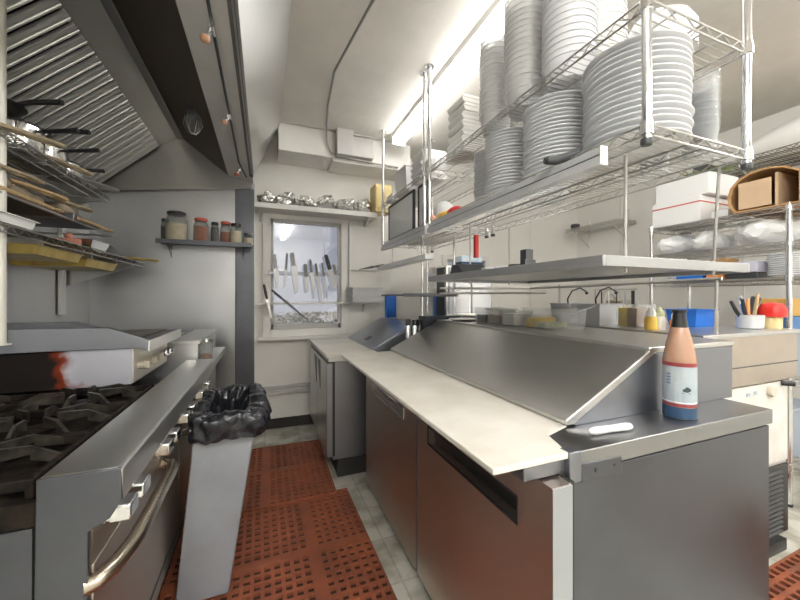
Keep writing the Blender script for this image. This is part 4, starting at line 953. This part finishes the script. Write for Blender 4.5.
# shiny machine behind the low shelf
cm = thing('steel_warmer', 'tall shiny steel appliance with glossy doors behind the pan bank', 'appliance', (1.72,2.98,.93))
M().box(1.52,2.02,2.75,3.25,.93,1.62).build('cabinet', CHROME, cm, .006)
M().box(1.55,1.76,2.735,2.75,1.18,1.60).box(1.79,2.0,2.735,2.75,1.18,1.60).build('glossy_door', mat('glossy_white_door',(.72,.74,.78),.12,.6), cm, .003)
M().box(1.505,1.52,2.75,2.9,1.0,1.6).build('grey_side_strip', DARKG, cm)
for (xx,yy) in ((1.56,2.8),(1.98,2.8),(1.56,3.2),(1.98,3.2)): M().cyl((xx,yy,0),(xx,yy,.93),.018,10).build('leg', GALV, cm)
bb = thing('blue_trimmed_box', 'white and blue box on top of the shiny steel appliance', 'box', (1.80,2.85,1.6205))
M().box(1.70,1.94,2.78,2.95,1.6205,1.66).build('lower_band', NAVY, bb, .003); M().box(1.71,1.93,2.79,2.94,1.66,1.72).build('box_top', mat('pale_blue_box',(.55,.72,.85),.5,0,.4,40,col2=(.85,.9,.93)), bb, .004)
one(M().box(1.44,1.47,2.16,2.185,1.62,1.79), 'red_strip', RED, 'small red strip hanging beneath the plate shelf', 'strip', (1.455,2.17,1.62), bevel=.002)

# ================================================================== REAR COUNTER AND APPLIANCES (right)
rc = thing('rear_counter', 'warm grey stainless counter backing onto the prep table', 'counter', (2.25,1.8,.90))
M().box(1.835,2.68,.955,2.70,.895,1.138).build('body', BROWNS, rc, .003)
M().box(1.825,2.695,.940,2.72,1.138,1.157).build('top', STEEL, rc, .003)
M().box(1.833,2.682,.952,.956,.985,.990).build('seam', DARKG, rc)
for (xx,yy) in ((1.90,2.62),(2.56,2.62),(1.9,1.75),(2.56,1.75)): M().cyl((xx,yy,0),(xx,yy,.9),.02,12).build('leg', GALV, rc)
wa = thing('ice_machine', 'white enamelled appliance with black lower grille under the rear counter', 'appliance', (2.2,1.3,0))
M().box(1.88,2.635,.98,1.68,.06,.890).build('cabinet', APPL, wa, .008)
M().box(1.90,2.615,.966,.98,.46,.885).build('front_panel', APPL, wa, .004)
M().box(1.95,2.615,.964,.98,.08,.44).build('grille_frame', BLACK, wa, .004)
mb = M()
for i in range(14): mb.obox((2.25,.960,.10+i*.024),(.58,.012,.006),(.5,0,0))
mb.build('grille_slats', DARKG, wa)
M().cyl((2.43,.966,.845),(2.43,.945,.845),.028,18).build('dial', mat('beige_dial',(.66,.60,.50),.4), wa, .003)
M().box(2.22,2.25,.963,.966,.835,.85).build('switch', BLUEG, wa); M().box(2.28,2.31,.963,.966,.838,.855).build('switch', BLUEG, wa); M().cyl((2.545,.966,.875),(2.58,.93,.875),.014,10).build('black_knob', BLACK, wa)
M().box(1.95,2.56,.95,1.7,.0,.06).build('kick_plate', DARKG, wa)
ZR = 1.1575
# metal pans with curved handles
def spade(x,y,label,m1,n):
    t = thing('steel_pan_insert', label, 'pan', (x,y,ZR), 'steel inserts on the rear counter')
    M().pan(x-.10,x+.10,y-.085,y+.085,ZR+.0005,ZR+.13,.003,.008,.006).build('insert_body', m1, t, 0, None, 30)
    if n: M().tube([(x-.02,y,ZR+.05),(x-.03,y,ZR+.16),(x-.005*0,y-.01,ZR+.215),(x+.05,y-.03,ZR+.235),(x+.085,y-.05,ZR+.21)], .005, 8).build('ladle_handle', BLACK, t)
    if n: M().sphere((x+.087,y-.052,ZR+.20), .011).build('handle_end', BLACK, t)
spade(1.98,1.80,'steel insert pan farthest left on the rear counter with curved black ladle',GALV,1)
spade(2.0,1.60,'steel insert pan beside the mustard tub on the rear counter',GALV,1)
tub(1.92,2.08,1.30,1.43,.13,'clear tub of mustard and dark sauce on the rear counter',(((0,.5),.11,BROWNF),((.5,1),.11,MUST)),grp='',z=ZR)
def squeeze(x,y,m,label,h=.11,r=.03,capm=WHITE):
    t = thing('sauce_jar', label, 'jar', (x,y,ZR), 'small sauce jars on the rear counter')
    M().lathe([(r*.95,0),(r,.005),(r,h*.8),(r*.7,h)], (x,y,ZR), 18).build('jar_body', m, t); M().lathe([(r*.75,h),(r*.75,h+.02),(r*.3,h+.045),(.001,h+.05)], (x,y,ZR), 16).build('cap', capm, t)
squeeze(1.90,1.215,YEL,'yellow jar on the rear counter left of the bottle cap',.07)
squeeze(1.96,1.21,WHITE,'white jar on the rear counter behind the bottle',.07,.03,LETT)
squeeze(1.98,1.14,ORANGE,'orange jar on the rear counter behind the bottle',.06,.028)
bk = thing('blue_tub', 'bright blue plastic tub on the rear counter right of the bottle', 'tub', (2.36,1.30,ZR))
M().pan(2.26,2.46,1.20,1.36,ZR+.0005,ZR+.10,.004,.012,.01).build('tub_body', BLUE, bk, 0, None, 30); M().box(2.275,2.445,1.215,1.345,ZR+.07,ZR+.085).build('contents', WHITE, bk)
# utensil holders
uh = thing('utensil_crock', 'steel crock holding dark handled tools and spoons on the rear counter', 'utensil holder', (2.47,1.06,ZR))
M().lathe([(.045,0),(.055,.005),(.058,.075),(.054,.075),(.05,.01)], (2.47,1.06,ZR), 20).build('crock', GALV, uh)
for i,(dx,dy,m_,L_) in enumerate(((-.05,.0,BLACK,.16),(-.02,.02,CHROME,.18),(.01,-.02,WOOD,.19),(.03,.02,ORANGE,.16),(.0,.03,WHITE,.17),(-.06,.03,BLACK,.15))):
    M().tube([(2.47+dx*.3,1.06+dy*.3,ZR+.02),(2.47+dx,1.06+dy,ZR+L_*.6),(2.47+dx*1.5,1.06+dy*1.4,ZR+L_)], [.005,.009,.008], 8).build('utensil', m_, uh)
rd = thing('red_topped_canister', 'yellow canister wearing a bright red cap at the end of the rear counter', 'canister', (2.62,1.03,ZR))
M().lathe([(.04,0),(.042,.06),(.03,.075)], (2.62,1.03,ZR), 18).build('body', mat('cream_yellow',(.72,.60,.30),.4), rd); M().lathe([(.055,.065),(.056,.10),(.04,.135),(.001,.145)], (2.62,1.03,ZR), 18, 3).build('red_cap', RED, rd)
one(M().tube([(2.55,1.10,ZR+.012),(2.56,1.09,ZR+.10),(2.58,1.08,ZR+.17)], [.012,.02,.022], 10).sphere((2.55,1.10,ZR+.02),.019), 'dark_brush', DARKG, 'dark bottle shaped brush between crock and red cap', 'brush', (2.55,1.10,ZR))

# chrome wire shelving unit at right
wu = thing('wire_shelving_unit', 'chrome wire shelving unit against the right wall stacked with cartons, bags and plates', 'shelving', (3.4,1.55,0))
UX0, UX1, UY0, UY1 = 3.10, 3.62, .55, 1.98
for z in (.25,.80,1.455,1.685,1.915): deck(wu, UX0, UX1, UY0, UY1, z)
for xx in (UX0,UX1):
    for yy in (UY0,1.14,UY1): post(wu, xx, yy, 0.007, 1.913, .0155, (.25,.80,1.45,1.68,1.91), False, CHROME)
def carton(x0,x1,y0,y1,z0,z1,label,m,stripe=None,name='carton',group=None):
    t = thing(name, label, 'carton', ((x0+x1)/2,(y0+y1)/2,z0), group)
    M().box(x0,x1,y0,y1,z0,z1).build('box_body', m, t, .004)
    if stripe: M().box(x0-.001,x1+.001,y0-.001,y1+.001,z0+(z1-z0)*.72,z0+(z1-z0)*.77).build('stripe', stripe, t)
    M().box(x0+.005,x1-.005,(y0+y1)/2-.004,(y0+y1)/2+.004,z1,z1+.0015).build('lid_seam', TRIMG, t)
zc = 1.918
carton(3.10,3.52,1.62,1.97,zc,zc+.20,'lower white carton with a red stripe on top of the wire shelving',WHITE,REDL)
carton(3.13,3.52,1.58,1.96,zc+.203,zc+.37,'upper white carton topping the wire shelving stack',WHITE)
gr = M(); rnd = random.Random(5)
for i in range(46):
    c = Vector((3.3+rnd.uniform(-.12,.15), 1.62+rnd.uniform(-.10,.18), zc+.376+.03*rnd.random())); a = rnd.uniform(0,6.3); L_ = rnd.uniform(.05,.11)
    d = Vector((math.cos(a),math.sin(a),.35)); n_ = Vector((-d.y,d.x,0))*.008
    gr.bm.faces.new([gr.bm.verts.new(c), gr.bm.verts.new(c+d*L_*.5+n_), gr.bm.verts.new(c+d*L_), gr.bm.verts.new(c+d*L_*.5-n_)])
o = gr.build('fern_sprig', GREEN, None, 0, (3.3,1.65,zc+.372)); tag(o, 'yellow green sprig lying on the upper white carton', 'plant')
# brown paper carton, open, tipped on its side
bg_ = thing('cardboard_box', 'open rounded brown cardboard box lying on top of the wire shelving', 'cardboard box', (3.35,1.25,zc))
prof = [(1.08,zc),(1.41,zc),(1.44,zc+.06),(1.445,zc+.12),(1.43,zc+.18),(1.39,zc+.23),(1.33,zc+.26),(1.24,zc+.27),(1.15,zc+.25),(1.08,zc+.20)]
mb = M(); outer = prof; inner = [(1.22+(y-1.22)*.93, zc+.12+(z-zc-.12)*.92) for y,z in prof]
for x_ in (0,):
    A_ = [mb.bm.verts.new((3.08,y,z)) for y,z in outer]; B2 = [mb.bm.verts.new((3.08,y,z)) for y,z in inner]
    A2 = [mb.bm.verts.new((3.58,y,z)) for y,z in outer]; B3 = [mb.bm.verts.new((3.57,y,z)) for y,z in inner]
    n_ = len(prof)
    for k in range(n_):
        k2 = (k+1)%n_
        mb.bm.faces.new((A_[k],A_[k2],B2[k2],B2[k])); mb.bm.faces.new((A_[k],A2[k],A2[k2],A_[k2])); mb.bm.faces.new((B2[k],B2[k2],B3[k2],B3[k]))
    mb.bm.faces.new(A2); mb.bm.faces.new(B3)
mb.build('box_shell', CARD, bg_, 0, None, 30)
M().box(3.10,3.56,1.19,1.205,zc+.01,zc+.225).build('divider', CARDL, bg_)
M().box(3.085,3.095,1.22,1.385,zc+.02,zc+.20).build('front_flap', CARDL, bg_)
carton(3.14,3.50,.84,1.06,zc,zc+.22,'smaller brown carton with open top at the near end of the shelving',CARD,None,'cardboard_carton')
one(M().pan(3.12,3.4,1.46,1.56,zc,zc+.05).box(3.13,3.39,1.47,1.55,zc+.05,zc+.056), 'tray_pile', WHITE, 'low pile of white trays between carton stack and cardboard box', 'tray', (3.26,1.51,zc))
# bags on second shelf
z2 = 1.6875
def bag(y, sy, sz, label, seed):
    mb = M(); bmesh.ops.create_icosphere(mb.bm, subdivisions=4, radius=1, matrix=Matrix.Translation((3.34,y,z2+sz*.9)) @ Matrix.Diagonal((.24,sy,sz,1)))
    mb.crumple(.03, 9, seed).crumple(.012, 30, seed+3)
    for v in mb.bm.verts: v.co.z = min(max(v.co.z, z2), 1.87)
    one(mb, 'plastic_bag', MILKY, label, 'bag', (3.34,y,z2), 'plastic bags on the wire shelving', smooth=20)
bag(1.875,.10,.095,'white plastic bag at the window end of the shelving, lumpy',1)
bag(1.65,.095,.08,'flatter white plastic bag left of the middle of the shelving',2)
bag(1.31,.19,.10,'largest white plastic bag at the near end of the shelving',3)
# third shelf
z3 = 1.4575
carton(3.12,3.45,1.30,1.66,z3+.045,z3+.12,'long lavender grey box lying on the third shelf of the shelving',LAVEN,None,'flat_box')
carton(3.12,3.30,1.62,1.80,z3,z3+.04,'flat bright blue box on the third shelf of the shelving',BLUE,None,'blue_box')
one(M().box(3.13,3.22,1.50,1.60,z3,z3+.04), 'orange_packet', ORANGE, 'small orange packet beside the flat blue box', 'packet', (3.17,1.55,z3), bevel=.008)
one(M().box(3.14,3.40,1.31,1.48,z3,z3+.042), 'dark_tray', DARKG, 'dark shallow tray under the lavender box', 'tray', (3.27,1.4,z3), bevel=.004)
one(M().box(3.13,3.26,1.46,1.58,z3+.1235,z3+.155).box(3.15,3.18,1.49,1.53,z3+.155,z3+.165), 'tan_packet', CARD, 'tan packets lying on the lavender box', 'packet', (3.2,1.52,z3+.1235), bevel=.005)
plate_stack(3.24,1.195,z3+.003,.10,11,'white bowl plate in the taller stack at the near end of the shelving','plates on the shelving, tall stack',.0135)
plate_stack(3.30,1.86,z3+.003,.10,4,'white plate in the low stack at the window end of the shelving','plates on the shelving, low stack',.0135)
# lower shelves of the unit
tb2 = thing('storage_tub', 'bluish plastic storage tub low on the right hand shelving', 'tub', (3.36,1.30,.803))
M().pan(3.12,3.58,1.17,1.45,.8035,1.10,.004,.02,.012).build('tub_body', BLUEG, tb2, 0, None, 30); M().box(3.11,3.59,1.16,1.46,1.10,1.115).build('lid', BLUEG, tb2, .004)
carton(3.14,3.5,1.16,1.36,1.1175,1.20,'blue carton on the storage tub at the right edge',mat('mid_blue_card',(.08,.22,.50),.5),None,'blue_carton')
carton(3.16,3.4,1.17,1.30,1.2025,1.32,'orange carton on top of the blue carton at the right edge',mat('orange_card',(.65,.38,.10),.5),None,'orange_carton')
bu2 = thing('storage_tub', 'grey blue storage tub on the bottom shelf of the right hand shelving', 'tub', (3.36,1.30,.253))
M().pan(3.12,3.58,1.17,1.50,.2535,.58,.004,.02,.012).build('tub_body', BLUEG, bu2, 0, None, 30); M().box(3.11,3.59,1.16,1.51,.58,.595).build('lid', BLUEG, bu2, .004)

# wall shelves, upright tools and prep items along the right wall
ws = thing('bracket_shelf', 'small wire shelf on diagonal brackets on the right wall below the plate shelf', 'shelf', (4.05,3.2,2.12))
deck(ws, 3.86, XR-.01, 2.85, 3.60, 2.25, n=4)
for yy in (2.95,3.5): M().tube([(3.88,yy,2.235),(XR-.005,yy,2.02)], .008, 6).tube([(XR-.008,yy,2.0),(XR-.008,yy,2.42)], .008, 6).build('bracket', WIRE, ws)
one(M().lathe([(.05,0),(.06,.06),(.05,.07)], (3.95,3.52,2.2525), 14), 'dark_crock', DARKG, 'dark crock at the far end of the bracket shelf', 'crock', (3.95,3.52,2.2525))
ws2 = thing('bracket_shelf', 'long high wire shelf on the right wall carrying a white cover', 'shelf', (4.0,1.4,2.46))
deck(ws2, 3.70, XR-.01, .75, 2.05, 2.48, n=4, wm=DWIRE)
for yy in (.9,1.7): M().tube([(3.77,yy,2.465),(XR-.005,yy,2.25)], .008, 6).build('bracket', WIRE, ws2)
mb = M().tube([(3.93,2.0,2.53),(3.93,1.7,2.58),(3.93,1.3,2.63),(3.93,.85,2.66)], [.03,.09,.14,.165], 20).crumple(.012, 6, 2)
for v in mb.bm.verts: v.co.z = max(v.co.z, 2.4835)
one(mb, 'white_cover', PAPER, 'big white rolled cover on the high wire shelf at upper right', 'cover', (3.93,1.4,2.4835))
one(M().box(3.71,3.83,1.88,2.0,2.4825,2.53), 'dark_box', DARKG, 'dark low box at the far end of the high right wall shelf', 'box', (3.77,1.94,2.4825), bevel=.004)
# utensils hung on the wall near the shelving
hr = thing('utensil_rail', 'wall rail with long hanging utensils left of the shelving posts', 'rail', (3.06,2.2,1.42))
M().tube([(3.0,2.02,1.40),(3.0,2.45,1.40)], .006, 6).build('rail_bar', WIRE, hr)
M().tube([(3.0,2.03,1.14),(3.0,2.03,1.40)], .006,6).tube([(3.0,2.44,1.14),(3.0,2.44,1.40)],.006,6).tube([(3.0,2.03,.0),(3.0,2.03,1.14)], .006,6).tube([(3.0,2.44,.0),(3.0,2.44,1.14)],.006,6).build('rail_post', WIRE, hr)
for i in range(5):
    yy = 2.06+.075*i
    t = thing('hanging_utensil', ['slotted turner with dark handle hanging nearest the shelving','thin ladle hanging second on the utensil rail','long spoon hanging in the middle of the utensil rail','steel skimmer hanging fourth on the utensil rail','dark handled whisk hanging farthest on the utensil rail'][i], 'utensil', (2.985,yy,1.39), 'hanging utensils')
    M().tube([(2.985,yy,1.385),(2.985,yy,1.20)], .0055 if i else .013, 8).build('handle', [BLACK,CHROME,DARKG,CHROME,BLACK][i], t); M().sphere((2.985,yy,1.185), .022, (.4,1,1)).build('head', STEEL, t)
# wall faucet behind the inserts
fa = thing('wall_faucet', 'brass grey double tap on the right wall behind the steel inserts', 'faucet', (4.1,3.05,1.27))
M().cyl((4.12,2.9,1.27),(4.12,3.2,1.27),.022,12).build('valve_body', mat('aged_brass',(.36,.34,.24),.35,.9), fa)
for yy in (2.92,3.18): M().cyl((XR-.002,yy,1.27),(4.12,yy,1.27),.018,10).cyl((4.12,yy,1.27),(4.06,yy,1.27),.03,12).build('tap_handle', CHROME, fa)
M().tube([(4.12,3.05,1.27),(4.05,3.05,1.36),(3.95,3.05,1.36),(3.90,3.05,1.25)], .012, 8).build('spout', CHROME, fa)
